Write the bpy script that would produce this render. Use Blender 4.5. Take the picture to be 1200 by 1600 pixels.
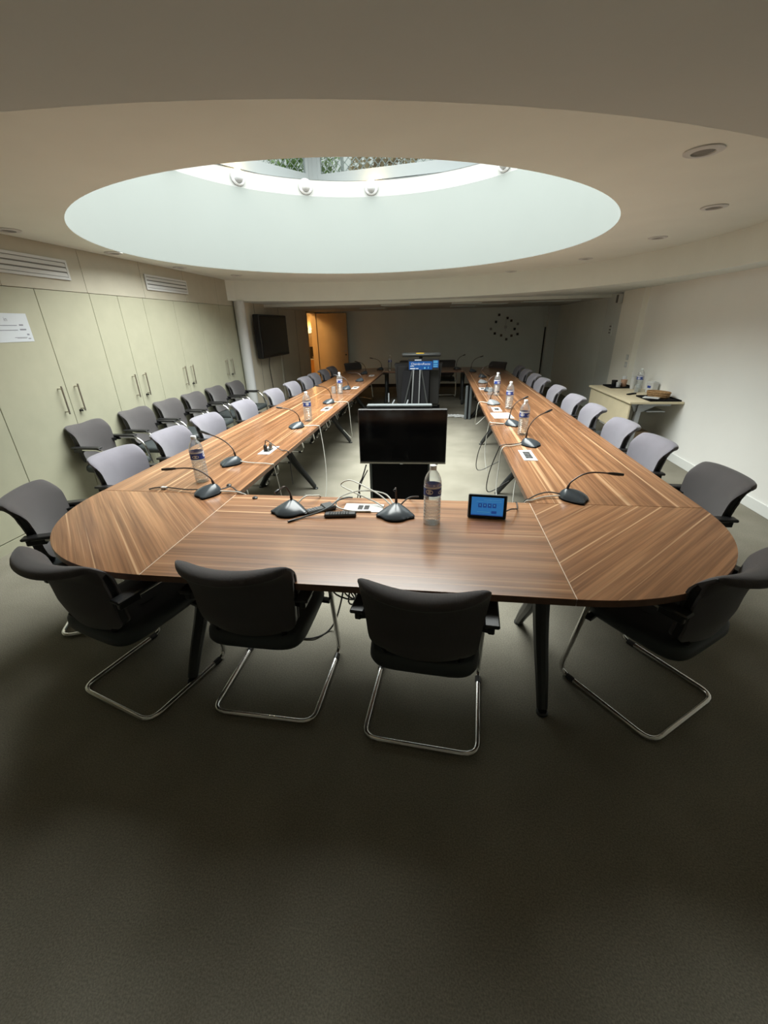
import bpy, math, random
from mathutils import Matrix, Vector

for o in list(bpy.data.objects):
    bpy.data.objects.remove(o, do_unlink=True)
SC = bpy.context.scene
COL = SC.collection
PI = math.pi
random.seed(7)

# ------------------------------------------------------------------ camera
cam_d = bpy.data.cameras.new('camera')
cam_d.sensor_fit = 'VERTICAL'
cam_d.sensor_height = 36.0
cam_d.sensor_width = 27.0
cam_d.lens = 36.0 * 640.5 / 1600.0
cam_d.clip_start = 0.02
cam_o = bpy.data.objects.new('camera', cam_d)
COL.objects.link(cam_o)
cr = Vector((0.99190432, 0.12534312, -0.02036946))
cu = Vector((-0.03344963, 0.41263376, 0.91028265))
cb = Vector((0.12250279, -0.90223195, 0.41348589))
cp = Vector((0.344718, -1.311252, 1.667292))
cam_o.matrix_world = Matrix(((cr.x, cu.x, cb.x, cp.x), (cr.y, cu.y, cb.y, cp.y), (cr.z, cu.z, cb.z, cp.z), (0, 0, 0, 1)))
SC.camera = cam_o

# ------------------------------------------------------------------ world, light, exposure
SKY_C = (-0.553, 3.432)      # centre of the round skylight
SKY_R = 2.356
world = bpy.data.worlds.new('overcast_sky')
SC.world = world
world.use_nodes = True
wn = world.node_tree.nodes
# overcast sky, brighter towards the zenith
w_tc = wn.new('ShaderNodeTexCoord')
w_sep = wn.new('ShaderNodeSeparateXYZ')
w_map = wn.new('ShaderNodeMapRange')
w_map.inputs['To Min'].default_value = 0.45
w_map.inputs['To Max'].default_value = 1.35
w_mul = wn.new('ShaderNodeMath')
w_mul.operation = 'MULTIPLY'
w_mul.inputs[1].default_value = 1.9
wl_ = world.node_tree.links
wl_.new(w_tc.outputs['Generated'], w_sep.inputs[0])
wl_.new(w_sep.outputs['Z'], w_map.inputs['Value'])
wl_.new(w_map.outputs['Result'], w_mul.inputs[0])
wl_.new(w_mul.outputs[0], wn['Background'].inputs['Strength'])
wn['Background'].inputs['Color'].default_value = (0.92, 1.0, 0.95, 1)
# added disk lamp under the clear lantern roof, strengthening the daylight below
al = bpy.data.lights.new('daylight_boost_lamp', 'AREA')
al.shape = 'DISK'
al.size = 4.4
al.energy = 1150
al.color = (0.97, 1.0, 0.96)
al.spread = math.radians(150)
ao = bpy.data.objects.new('daylight_boost_lamp', al)
ao.location = (SKY_C[0], SKY_C[1], 4.45)
COL.objects.link(ao)
pl = bpy.data.lights.new('skylight_portal', 'AREA')
pl.shape = 'DISK'
pl.size = SKY_R * 2 + 0.05
pl.cycles.is_portal = True
po = bpy.data.objects.new('skylight_portal', pl)
po.location = (SKY_C[0], SKY_C[1], 2.41)
COL.objects.link(po)
SC.view_settings.view_transform = 'Standard'
SC.view_settings.look = 'None'
SC.view_settings.gamma = 1.0
SC.view_settings.use_curve_mapping = False
SC.view_settings.exposure = -1.0


# ------------------------------------------------------------------ materials
def new_mat(name):
    m = bpy.data.materials.new(name)
    m.use_nodes = True
    nt = m.node_tree
    b = nt.nodes['Principled BSDF']
    return m, nt, b


def plain(name, col, rough=0.5, metal=0.0, spec=0.5, noise=0.0, nscale=8.0, bump=0.0, bscale=200.0, emit=None, estr=0.0, coat=0.0):
    m, nt, b = new_mat(name)
    b.inputs['Base Color'].default_value = (*col, 1)
    b.inputs['Roughness'].default_value = rough
    b.inputs['Metallic'].default_value = metal
    b.inputs['Specular IOR Level'].default_value = spec
    b.inputs['Coat Weight'].default_value = coat
    L = nt.links
    tc = nt.nodes.new('ShaderNodeTexCoord')
    if noise > 0:
        n = nt.nodes.new('ShaderNodeTexNoise')
        n.inputs['Scale'].default_value = nscale
        n.inputs['Detail'].default_value = 5
        L.new(tc.outputs['Object'], n.inputs['Vector'])
        r = nt.nodes.new('ShaderNodeValToRGB')
        r.color_ramp.elements[0].position = 0.3
        r.color_ramp.elements[1].position = 0.7
        r.color_ramp.elements[0].color = (*[c * (1 - noise) for c in col], 1)
        r.color_ramp.elements[1].color = (*[min(1, c * (1 + noise)) for c in col], 1)
        L.new(n.outputs['Fac'], r.inputs['Fac'])
        L.new(r.outputs['Color'], b.inputs['Base Color'])
    if bump > 0:
        n2 = nt.nodes.new('ShaderNodeTexNoise')
        n2.inputs['Scale'].default_value = bscale
        n2.inputs['Detail'].default_value = 3
        L.new(tc.outputs['Object'], n2.inputs['Vector'])
        bp = nt.nodes.new('ShaderNodeBump')
        bp.inputs['Strength'].default_value = bump
        bp.inputs['Distance'].default_value = 0.003
        L.new(n2.outputs['Fac'], bp.inputs['Height'])
        L.new(bp.outputs['Normal'], b.inputs['Normal'])
    if emit:
        b.inputs['Emission Color'].default_value = (*emit, 1)
        b.inputs['Emission Strength'].default_value = estr
    return m


def walnut(name, angle):
    """veneer with the grain along the direction given by angle (radians from +x)"""
    m, nt, b = new_mat(name)
    L = nt.links
    N = nt.nodes.new
    tc = N('ShaderNodeTexCoord')
    rot = N('ShaderNodeMapping')
    rot.vector_type = 'TEXTURE'
    rot.inputs['Rotation'].default_value = (0, 0, angle)
    L.new(tc.outputs['Object'], rot.inputs['Vector'])

    def tex(sx, sy, scale, detail, dist, off=0.0):
        mp = N('ShaderNodeMapping')
        mp.inputs['Scale'].default_value = (sx, sy, 1)
        mp.inputs['Location'].default_value = (off, off * 1.7, 0)
        L.new(rot.outputs['Vector'], mp.inputs['Vector'])
        n = N('ShaderNodeTexNoise')
        n.inputs['Scale'].default_value = scale
        n.inputs['Detail'].default_value = detail
        n.inputs['Distortion'].default_value = dist
        L.new(mp.outputs['Vector'], n.inputs['Vector'])
        return n.outputs['Fac']

    def ramp(f, p0, c0, p1, c1, pm=None, cm=None):
        r = N('ShaderNodeValToRGB')
        e = r.color_ramp.elements
        e[0].position, e[0].color = p0, (*c0, 1)
        e[1].position, e[1].color = p1, (*c1, 1)
        if pm:
            k = e.new(pm)
            k.color = (*cm, 1)
        L.new(f, r.inputs['Fac'])
        return r.outputs['Color']

    def mix(f, a, c, mode='MIX'):
        x = N('ShaderNodeMix')
        x.data_type = 'RGBA'
        x.blend_type = mode
        if isinstance(f, float):
            x.inputs[0].default_value = f
        else:
            L.new(f, x.inputs[0])
        for s, v in ((6, a), (7, c)):
            if isinstance(v, tuple):
                x.inputs[s].default_value = (*v, 1)
            else:
                L.new(v, x.inputs[s])
        return x.outputs[2]

    broad = ramp(tex(0.55, 13.0, 1.0, 7, 1.1, 3.1), 0.28, (0.150, 0.067, 0.031), 0.74, (0.36, 0.185, 0.090), 0.5, (0.245, 0.117, 0.056))
    fine = tex(1.6, 95.0, 1.0, 5, 0.4, 1.3)
    c1 = mix(0.36, broad, ramp(fine, 0.35, (0.22, 0.22, 0.22), 0.65, (0.80, 0.80, 0.80)), 'OVERLAY')
    streak = ramp(tex(0.22, 30.0, 1.0, 2, 0.5, 7.7), 0.625, (0, 0, 0), 0.68, (1, 1, 1))
    c2 = mix(streak, c1, (0.53, 0.325, 0.18))
    streak2 = ramp(tex(0.3, 55.0, 1.0, 2, 0.4, 2.2), 0.64, (0, 0, 0), 0.70, (0.55, 0.55, 0.55))
    c3 = mix(streak2, c2, (0.43, 0.25, 0.13))
    L.new(c3, b.inputs['Base Color'])
    b.inputs['Roughness'].default_value = 0.22
    b.inputs['Specular IOR Level'].default_value = 0.62
    return m


def carpet_mat():
    m, nt, b = new_mat('carpet')
    L = nt.links
    N = nt.nodes.new
    tc = N('ShaderNodeTexCoord')

    def noise(s, d):
        n = N('ShaderNodeTexNoise')
        n.inputs['Scale'].default_value = s
        n.inputs['Detail'].default_value = d
        L.new(tc.outputs['Object'], n.inputs['Vector'])
        return n
    a = noise(2.2, 6)
    r = N('ShaderNodeValToRGB')
    r.color_ramp.elements[0].position = 0.3
    r.color_ramp.elements[1].position = 0.7
    r.color_ramp.elements[0].color = (0.205, 0.192, 0.152, 1)
    r.color_ramp.elements[1].color = (0.275, 0.26, 0.212, 1)
    L.new(a.outputs['Fac'], r.inputs['Fac'])
    f = noise(180, 3)
    r2 = N('ShaderNodeValToRGB')
    r2.color_ramp.elements[0].position = 0.3
    r2.color_ramp.elements[1].position = 0.7
    r2.color_ramp.elements[0].color = (0.72, 0.72, 0.72, 1)
    r2.color_ramp.elements[1].color = (1.2, 1.2, 1.2, 1)
    L.new(f.outputs['Fac'], r2.inputs['Fac'])
    x = N('ShaderNodeMix')
    x.data_type = 'RGBA'
    x.blend_type = 'MULTIPLY'
    x.inputs[0].default_value = 1
    L.new(r.outputs['Color'], x.inputs[6])
    L.new(r2.outputs['Color'], x.inputs[7])
    L.new(x.outputs[2], b.inputs['Base Color'])
    b.inputs['Roughness'].default_value = 0.95
    b.inputs['Specular IOR Level'].default_value = 0.15
    bp = N('ShaderNodeBump')
    bp.inputs['Strength'].default_value = 0.5
    bp.inputs['Distance'].default_value = 0.0022
    L.new(f.outputs['Fac'], bp.inputs['Height'])
    L.new(bp.outputs['Normal'], b.inputs['Normal'])
    return m


def fabric(name, col):
    """woven mesh of a chair back: fine ribs"""
    m, nt, b = new_mat(name)
    L = nt.links
    N = nt.nodes.new
    tc = N('ShaderNodeTexCoord')
    w = N('ShaderNodeTexWave')
    w.wave_type = 'BANDS'
    w.bands_direction = 'X'
    w.inputs['Scale'].default_value = 60
    w.inputs['Distortion'].default_value = 1.2
    w.inputs['Detail'].default_value = 1
    L.new(tc.outputs['Object'], w.inputs['Vector'])
    n = N('ShaderNodeTexNoise')
    n.inputs['Scale'].default_value = 5
    n.inputs['Detail'].default_value = 3
    L.new(tc.outputs['Object'], n.inputs['Vector'])
    r = N('ShaderNodeValToRGB')
    r.color_ramp.elements[0].position = 0.25
    r.color_ramp.elements[1].position = 0.75
    r.color_ramp.elements[0].color = (*[c * 0.88 for c in col], 1)
    r.color_ramp.elements[1].color = (*[c * 1.1 for c in col], 1)
    L.new(n.outputs['Fac'], r.inputs['Fac'])
    L.new(r.outputs['Color'], b.inputs['Base Color'])
    b.inputs['Roughness'].default_value = 0.85
    b.inputs['Specular IOR Level'].default_value = 0.25
    b.inputs['Sheen Weight'].default_value = 0.25
    bp = N('ShaderNodeBump')
    bp.inputs['Strength'].default_value = 0.35
    bp.inputs['Distance'].default_value = 0.001
    L.new(w.outputs['Fac'], bp.inputs['Height'])
    L.new(bp.outputs['Normal'], b.inputs['Normal'])
    return m


def clear_mat(name, tint, white=0.10, gloss_pow=0.25):
    """thin clear plastic or glass wall"""
    m, nt, b = new_mat(name)
    L = nt.links
    N = nt.nodes.new
    nt.nodes.remove(b)
    out = nt.nodes['Material Output']
    t = N('ShaderNodeBsdfTransparent')
    t.inputs['Color'].default_value = (*tint, 1)
    g = N('ShaderNodeBsdfGlossy')
    g.inputs['Roughness'].default_value = 0.06
    d = N('ShaderNodeBsdfDiffuse')
    d.inputs['Color'].default_value = (0.9, 0.93, 0.95, 1)
    lw = N('ShaderNodeLayerWeight')
    lw.inputs['Blend'].default_value = gloss_pow
    m1 = N('ShaderNodeMixShader')
    L.new(lw.outputs['Facing'], m1.inputs['Fac'])
    L.new(t.outputs[0], m1.inputs[1])
    L.new(g.outputs[0], m1.inputs[2])
    m2 = N('ShaderNodeMixShader')
    m2.inputs['Fac'].default_value = white
    L.new(m1.outputs[0], m2.inputs[1])
    L.new(d.outputs[0], m2.inputs[2])
    L.new(m2.outputs[0], out.inputs['Surface'])
    return m


M = {}
M['wood_x'] = walnut('walnut_veneer_crosswise', 0.0)
M['wood_y'] = walnut('walnut_veneer_lengthwise', PI / 2)
M['wood_d1'] = walnut('walnut_veneer_diagonal', -PI / 4)
M['wood_d2'] = walnut('walnut_veneer_antidiagonal', PI / 4)
M['edge'] = plain('walnut_edge_band', (0.13, 0.066, 0.038), 0.45, noise=0.2, nscale=30)
M['seam'] = plain('pale_edge_strip', (0.62, 0.48, 0.36), 0.5)
M['carpet'] = carpet_mat()
M['ceiling'] = plain('warm_white_ceiling_paint', (0.77, 0.80, 0.75), 0.9, noise=0.02, nscale=3, bump=0.05, bscale=60)
M['soffit'] = plain('grey_white_ceiling_paint', (0.80, 0.86, 0.84), 0.9, noise=0.02, nscale=3, bump=0.08, bscale=60)
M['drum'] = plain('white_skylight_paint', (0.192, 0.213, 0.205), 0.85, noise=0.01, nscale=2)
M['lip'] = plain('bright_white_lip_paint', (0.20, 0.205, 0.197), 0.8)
M['wall_r'] = plain('white_wall_paint', (0.88, 0.88, 0.85), 0.9, noise=0.015, nscale=2, bump=0.05, bscale=90)
M['pilaster'] = plain('cream_pilaster_paint', (0.88, 0.87, 0.80), 0.9)
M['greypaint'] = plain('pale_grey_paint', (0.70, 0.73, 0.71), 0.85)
M['backwall'] = plain('grey_wall_paint', (0.84, 0.88, 0.85), 0.9, noise=0.03, nscale=2)
M['taupe'] = plain('taupe_wall_panelling', (0.74, 0.68, 0.55), 0.7, noise=0.04, nscale=3)
M['backceil'] = plain('grey_ceiling_tile', (0.66, 0.63, 0.57), 0.9, noise=0.05, nscale=5)
M['cabinet'] = plain('pale_maple_laminate', (0.40, 0.395, 0.295), 0.5, noise=0.04, nscale=6)
M['fascia'] = plain('pale_maple_fascia', (0.46, 0.435, 0.35), 0.55, noise=0.04, nscale=6)
M['gapdark'] = plain('dark_gap', (0.05, 0.045, 0.035), 0.9)
M['white'] = plain('white_plastic', (0.60, 0.61, 0.61), 0.4)
M['greyslot'] = plain('grey_slot', (0.20, 0.20, 0.19), 0.7)
M['skirt'] = plain('white_skirting_gloss', (0.80, 0.82, 0.80), 0.4)
M['chrome'] = plain('chrome', (0.80, 0.80, 0.79), 0.13, metal=1.0)
M['steel'] = plain('brushed_steel', (0.50, 0.47, 0.42), 0.35, metal=1.0)
M['alu'] = plain('aluminium', (0.13, 0.145, 0.15), 0.7, metal=0.0, spec=0.2)
M['black'] = plain('black_plastic', (0.012, 0.012, 0.013), 0.35)
M['matblack'] = plain('matt_black', (0.008, 0.008, 0.009), 0.8, spec=0.12)
M['screen'] = plain('black_screen_glass', (0.004, 0.004, 0.005), 0.12)
M['graphite'] = plain('graphite_metal', (0.045, 0.048, 0.048), 0.38, metal=0.3)
M['seat'] = plain('black_seat_fabric', (0.035, 0.043, 0.045), 0.55, bump=0.2, bscale=300)
M['fab_light'] = fabric('lilac_grey_fabric', (0.185, 0.178, 0.208))
M['fab_dark'] = fabric('dark_grey_mesh', (0.076, 0.070, 0.072))
M['mic'] = plain('slate_plastic', (0.045, 0.056, 0.066), 0.25)
M['mic_silver'] = plain('silver_plastic', (0.20, 0.215, 0.225), 0.35)
M['copper'] = plain('bronze_gooseneck', (0.06, 0.045, 0.04), 0.35, metal=0.5)
M['cable_w'] = plain('pale_grey_cable', (0.55, 0.55, 0.50), 0.5)
M['cable_k'] = plain('dark_cable', (0.03, 0.028, 0.026), 0.5)
M['pet'] = clear_mat('clear_bottle_plastic', (0.95, 0.97, 0.98), 0.09, 0.42)
M['water'] = clear_mat('water', (0.95, 0.97, 0.97), 0.02, 0.15)
M['label'] = plain('blue_bottle_label', (0.025, 0.06, 0.30), 0.4)
M['label_w'] = plain('white_label_print', (0.75, 0.76, 0.80), 0.5)
M['cap'] = plain('white_cap', (0.80, 0.84, 0.86), 0.35)
M['glass'] = clear_mat('window_glass', (0.95, 0.98, 0.97), 0.0, 0.08)
M['tumbler'] = clear_mat('clear_tumbler', (0.93, 0.95, 0.96), 0.10, 0.3)
M['frame'] = plain('grey_window_frame', (0.17, 0.19, 0.195), 0.5)
M['leaf'] = plain('green_leaf', (0.26, 0.40, 0.12), 0.6, noise=0.4, nscale=1.5)
M['leaf2'] = plain('dry_leaf', (0.55, 0.42, 0.24), 0.7, noise=0.4, nscale=1.5)
M['bark'] = plain('bark', (0.12, 0.09, 0.06), 0.9)
M['wire'] = plain('galvanised_wire', (0.55, 0.58, 0.58), 0.5, metal=0.4)
M['terrace'] = plain('terrace_slab', (0.42, 0.42, 0.40), 0.9, noise=0.1)
M['door'] = plain('oak_door_veneer', (0.52, 0.40, 0.24), 0.5, noise=0.05, nscale=4)
M['hall'] = plain('hall_cream_paint', (0.68, 0.55, 0.35), 0.8)
M['orange'] = plain('orange_wood', (0.55, 0.28, 0.07), 0.5)
M['paper'] = plain('white_paper', (0.58, 0.62, 0.66), 0.6)
M['ink'] = plain('grey_ink', (0.22, 0.23, 0.27), 0.7)
M['blueink'] = plain('pale_blue_ink', (0.35, 0.62, 0.78), 0.7)
M['lens_on'] = plain('lit_lamp_lens', (0.9, 0.8, 0.6), 0.4, emit=(1.0, 0.72, 0.35), estr=18)
M['lens_off'] = plain('lamp_lens_off', (0.55, 0.56, 0.58), 0.3)
M['sconce'] = plain('sconce_glass', (0.9, 0.8, 0.6), 0.5, emit=(1.0, 0.75, 0.38), estr=3.5)
M['blue_scr'] = plain('blue_screen', (0.01, 0.03, 0.08), 0.2, emit=(0.02, 0.20, 0.75), estr=0.55)
M['tab_scr'] = plain('tablet_screen', (0.01, 0.05, 0.1), 0.15, emit=(0.06, 0.33, 0.85), estr=0.75)
M['tab_icon'] = plain('tablet_icon', (0.01, 0.03, 0.1), 0.3, emit=(0.03, 0.12, 0.50), estr=0.7)
M['tab_txt'] = plain('screen_white_print', (0.3, 0.3, 0.3), 0.3, emit=(0.75, 0.88, 1.0), estr=0.8)
M['cyan_txt'] = plain('screen_cyan_print', (0.1, 0.3, 0.4), 0.3, emit=(0.10, 0.45, 0.75), estr=0.7)
M['yellow'] = plain('yellow_label', (0.80, 0.55, 0.06), 0.5)
M['maple'] = plain('maple_desk_laminate', (0.66, 0.58, 0.40), 0.4, noise=0.04, nscale=8)
M['deskleg'] = plain('grey_desk_leg', (0.33, 0.35, 0.37), 0.45, metal=0.2)
M['wicker'] = plain('wicker', (0.33, 0.20, 0.09), 0.8, noise=0.35, nscale=60, bump=0.8, bscale=120)
M['cup_b'] = plain('peach_cup', (0.60, 0.36, 0.24), 0.5)
M['brownbox'] = plain('brown_box', (0.30, 0.22, 0.14), 0.7)
M['brown_cable'] = plain('brown_cable', (0.10, 0.05, 0.03), 0.6)
for i, c in enumerate([(0.01, 0.01, 0.01), (0.05, 0.035, 0.025), (0.13, 0.10, 0.08), (0.30, 0.30, 0.29)]):
    M['dot%d' % i] = plain('clock_dot_tone_%d' % i, c, 0.5)


# ------------------------------------------------------------------ mesh helpers
class MB:
    def __init__(self):
        self.v, self.f = [], []

    def add(self, vs, fs):
        n = len(self.v)
        self.v += [tuple(map(float, p)) for p in vs]
        self.f += [tuple(i + n for i in q) for q in fs]
        return self

    def box(self, x0, x1, y0, y1, z0, z1, bev=0.0):
        if bev <= 0:
            vs = [(x, y, z) for z in (z0, z1) for y in (y0, y1) for x in (x0, x1)]
            return self.add(vs, [(0, 2, 3, 1), (4, 5, 7, 6), (0, 1, 5, 4), (2, 6, 7, 3), (0, 4, 6, 2), (1, 3, 7, 5)])
        b = min(bev, (x1 - x0) / 2.01, (y1 - y0) / 2.01, (z1 - z0) / 2.01)
        pts, idx = [], {}
        X, Y, Z = (x0, x1), (y0, y1), (z0, z1)
        for i in (0, 1):
            for j in (0, 1):
                for k in (0, 1):
                    sx, sy, sz = (b if i == 0 else -b), (b if j == 0 else -b), (b if k == 0 else -b)
                    idx[i, j, k, 'x'] = len(pts); pts.append((X[i], Y[j] + sy, Z[k] + sz))
                    idx[i, j, k, 'y'] = len(pts); pts.append((X[i] + sx, Y[j], Z[k] + sz))
                    idx[i, j, k, 'z'] = len(pts); pts.append((X[i] + sx, Y[j] + sy, Z[k]))
        fs = []
        for i in (0, 1):
            q = [idx[i, 0, 0, 'x'], idx[i, 1, 0, 'x'], idx[i, 1, 1, 'x'], idx[i, 0, 1, 'x']]
            fs.append(tuple(q if i else q[::-1]))
            q = [idx[0, i, 0, 'y'], idx[0, i, 1, 'y'], idx[1, i, 1, 'y'], idx[1, i, 0, 'y']]
            fs.append(tuple(q if i else q[::-1]))
            q = [idx[0, 0, i, 'z'], idx[1, 0, i, 'z'], idx[1, 1, i, 'z'], idx[0, 1, i, 'z']]
            fs.append(tuple(q if i else q[::-1]))
        for i in (0, 1):
            for j in (0, 1):
                fs.append((idx[i, j, 0, 'x'], idx[i, j, 1, 'x'], idx[i, j, 1, 'y'], idx[i, j, 0, 'y']))
                fs.append((idx[i, 0, j, 'x'], idx[i, 1, j, 'x'], idx[i, 1, j, 'z'], idx[i, 0, j, 'z']))
                fs.append((idx[0, i, j, 'y'], idx[1, i, j, 'y'], idx[1, i, j, 'z'], idx[0, i, j, 'z']))
                for k in (0, 1):
                    fs.append((idx[i, j, k, 'x'], idx[i, j, k, 'y'], idx[i, j, k, 'z']))
        return self.add(pts, fs)

    def obox(self, a, b, w, h):
        """bar from a to b, w sideways, h upwards"""
        a, b = Vector(a), Vector(b)
        d = (b - a).normalized()
        up = Vector((0, 0, 1)) if abs(d.z) < 0.95 else Vector((0, 1, 0))
        s = d.cross(up).normalized() * (w / 2)
        u = s.cross(d).normalized() * (h / 2)
        vs = [p + i * s + j * u for p in (a, b) for i, j in ((-1, -1), (1, -1), (1, 1), (-1, 1))]
        return self.add(vs, [(0, 1, 2, 3), (7, 6, 5, 4), (0, 4, 5, 1), (1, 5, 6, 2), (2, 6, 7, 3), (3, 7, 4, 0)])

    def lathe(self, prof, c=(0, 0, 0), n=24, axis='z', capb=True, capt=True):
        vs, fs = [], []
        for r, h in prof:
            for k in range(n):
                a = 2 * PI * k / n
                p = (r * math.cos(a), r * math.sin(a), h)
                if axis == 'x':
                    p = (h, p[0], p[1])
                elif axis == 'y':
                    p = (p[0], h, p[1])
                vs.append((p[0] + c[0], p[1] + c[1], p[2] + c[2]))
        for i in range(len(prof) - 1):
            for k in range(n):
                k2 = (k + 1) % n
                fs.append((i * n + k, i * n + k2, (i + 1) * n + k2, (i + 1) * n + k))
        if capb:
            fs.append(tuple(range(n))[::-1])
        if capt:
            fs.append(tuple((len(prof) - 1) * n + k for k in range(n)))
        return self.add(vs, fs)

    def tube(self, pts, rad, n=8, closed=False, cap=True, flat=None):
        """sweep a circle (or ellipse, flat = side/up ratio) along pts; rad a number or a list"""
        P = [Vector(p) for p in pts]
        m = len(P)
        if not isinstance(rad, (list, tuple)):
            rad = [rad] * m
        vs, fs = [], []
        prev = None
        for i in range(m):
            if closed:
                t = P[(i + 1) % m] - P[i - 1]
            else:
                t = P[min(i + 1, m - 1)] - P[max(i - 1, 0)]
            if t.length < 1e-9:
                t = Vector((0, 0, 1))
            t.normalize()
            if prev is None:
                ref = Vector((0, 0, 1)) if abs(t.z) < 0.9 else Vector((1, 0, 0))
                nrm = (ref - t * ref.dot(t)).normalized()
            else:
                nrm = prev - t * prev.dot(t)
                nrm = nrm.normalized() if nrm.length > 1e-6 else prev
            prev = nrm
            bn = t.cross(nrm)
            for k in range(n):
                a = 2 * PI * k / n
                vs.append(P[i] + nrm * (math.cos(a) * rad[i]) + bn * (math.sin(a) * rad[i] * (flat or 1)))
        last = m if closed else m - 1
        for i in range(last):
            j = (i + 1) % m
            for k in range(n):
                k2 = (k + 1) % n
                fs.append((i * n + k, i * n + k2, j * n + k2, j * n + k))
        if cap and not closed:
            fs.append(tuple(range(n))[::-1])
            fs.append(tuple((m - 1) * n + k for k in range(n)))
        return self.add(vs, fs)

    def prism(self, poly, z0, z1):
        n = len(poly)
        vs = [(x, y, z0) for x, y in poly] + [(x, y, z1) for x, y in poly]
        fs = [tuple(range(n))[::-1], tuple(range(n, 2 * n))]
        fs += [(i, (i + 1) % n, n + (i + 1) % n, n + i) for i in range(n)]
        return self.add(vs, fs)

    def quad(self, a, b, c, d):
        return self.add([a, b, c, d], [(0, 1, 2, 3)])

    def xf(self, mat):
        self.v = [tuple(mat @ Vector(p)) for p in self.v]
        return self

    def build(self, name, mat, parent=None, smooth=0.6, world=False):
        me = bpy.data.meshes.new(name)
        vs = self.v
        if world and parent is not None:
            inv = MW[parent.name].inverted()
            vs = [tuple(inv @ Vector(p)) for p in vs]
        me.from_pydata(vs, [], self.f)
        me.materials.append(M[mat] if isinstance(mat, str) else mat)
        me.update()
        if smooth:
            for p in me.polygons:
                p.use_smooth = True
            me.set_sharp_from_angle(angle=smooth)
        o = bpy.data.objects.new(name, me)
        COL.objects.link(o)
        if parent is not None:
            o.parent = parent
        return o


MW = {}


def thing(name, label, cat, loc=(0, 0, 0), rz=0.0, group=None):
    o = bpy.data.objects.new(name, None)
    o.empty_display_size = 0.1
    COL.objects.link(o)
    o.location = loc
    o.rotation_euler = (0, 0, rz)
    MW[o.name] = Matrix.Translation(loc) @ Matrix.Rotation(rz, 4, 'Z')
    return tag(o, label, cat, group)


def tag(o, label, cat, group=None):
    o['label'] = label
    o['category'] = cat
    if group:
        o['group'] = group
    return o


def struct(o):
    o['kind'] = 'structure'
    return o


def inst(name, mesh_obj, parent, loc=(0, 0, 0)):
    """another object that shares the mesh of mesh_obj"""
    c = bpy.data.objects.new(name, mesh_obj.data)
    COL.objects.link(c)
    c.parent = parent
    c.location = loc
    return c


def curve_pts(ctrl, n=10):
    """Catmull-Rom through the control points"""
    P = [Vector(c) for c in ctrl]
    P = [P[0] * 2 - P[1]] + P + [P[-1] * 2 - P[-2]]
    out = []
    for i in range(1, len(P) - 2):
        a, b, c, d = P[i - 1], P[i], P[i + 1], P[i + 2]
        for k in range(n):
            t = k / n
            out.append(0.5 * ((2 * b) + (c - a) * t + (2 * a - 5 * b + 4 * c - d) * t * t + (3 * b - a - 3 * c + d) * t ** 3))
    out.append(P[-2])
    return out


def text_mesh(name, body, size, mat, mw, parent=None, depth=0.0004):
    """flat lettering; local x to the right, y up, mapped by the matrix mw"""
    cu_ = bpy.data.curves.new(name, 'FONT')
    cu_.body = body
    cu_.size = size
    cu_.resolution_u = 3
    t = bpy.data.objects.new(name, cu_)
    COL.objects.link(t)
    dg = bpy.context.evaluated_depsgraph_get()
    me = bpy.data.meshes.new_from_object(t.evaluated_get(dg))
    bpy.data.objects.remove(t, do_unlink=True)
    bpy.data.curves.remove(cu_)
    me.transform(mw if parent is None else MW[parent.name].inverted() @ mw)
    me.name = name
    me.materials.clear()
    me.materials.append(M[mat])
    o = bpy.data.objects.new(name, me)
    COL.objects.link(o)
    if parent is not None:
        o.parent = parent
    return o


ORD = ['first', 'second', 'third', 'fourth', 'fifth', 'sixth', 'seventh', 'eighth', 'ninth', 'tenth', 'eleventh']

# ------------------------------------------------------------------ room shell
XL, XR = -3.17, 3.35
YN, YB = -3.6, 11.3          # wall behind the camera, far wall
ZR, ZS, ZB = 2.40, 2.10, 2.06  # raised ceiling, lower soffit, far ceiling
YS = 7.45
XB = 3.43
RC, RR = (-0.62, 3.38), 3.65   # the big ring of the raised ceiling

struct(MB().quad((-3.7, YN, 0), (3.7, YN, 0), (3.7, YB + 0.1, 0), (-3.7, YB + 0.1, 0)).build('floor', 'carpet'))

# raised ceiling between the skylight hole and the big ring, cut off by the left wall
NA = 144
b = MB()
vs, fs = [], []
ring = []
for k in range(NA):
    a = 2 * PI * k / NA
    ca, sa = math.cos(a), math.sin(a)
    x, y = RC[0] + RR * ca, RC[1] + RR * sa
    cl = False
    if x < XL:
        s = (XL - RC[0]) / ca
        x, y = XL, RC[1] + s * sa
        cl = True
    ring.append((x, y, cl))
    vs += [(SKY_C[0] + SKY_R * ca, SKY_C[1] + SKY_R * sa, ZR), (x, y, ZR)]
for k in range(NA):
    j = (k + 1) % NA
    fs.append((2 * k, 2 * j, 2 * j + 1, 2 * k + 1))
ceil_o = struct(b.add(vs, fs).build('ceiling', 'ceiling', smooth=0))
# vertical band of the ring
b = MB()
for k in range(NA):
    j = (k + 1) % NA
    if ring[k][2] and ring[j][2]:
        continue
    p, q = ring[k], ring[j]
    b.quad((p[0], p[1], ZR), (q[0], q[1], ZR), (q[0], q[1], ZS), (p[0], p[1], ZS))
band = b.build('ring_band', 'ceiling', ceil_o)
# lower soffit with the round cut-out
b = MB()
cx, cy = RC


def rect_hit(a):
    ca, sa = math.cos(a), math.sin(a)
    t = []
    if ca > 1e-9: t.append((XB + 0.2 - cx) / ca)
    if ca < -1e-9: t.append((XL - cx) / ca)
    if sa > 1e-9: t.append((YS - cy) / sa)
    if sa < -1e-9: t.append((YN - cy) / sa)
    s = min(t)
    return (cx + s * ca, cy + s * sa)


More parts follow.
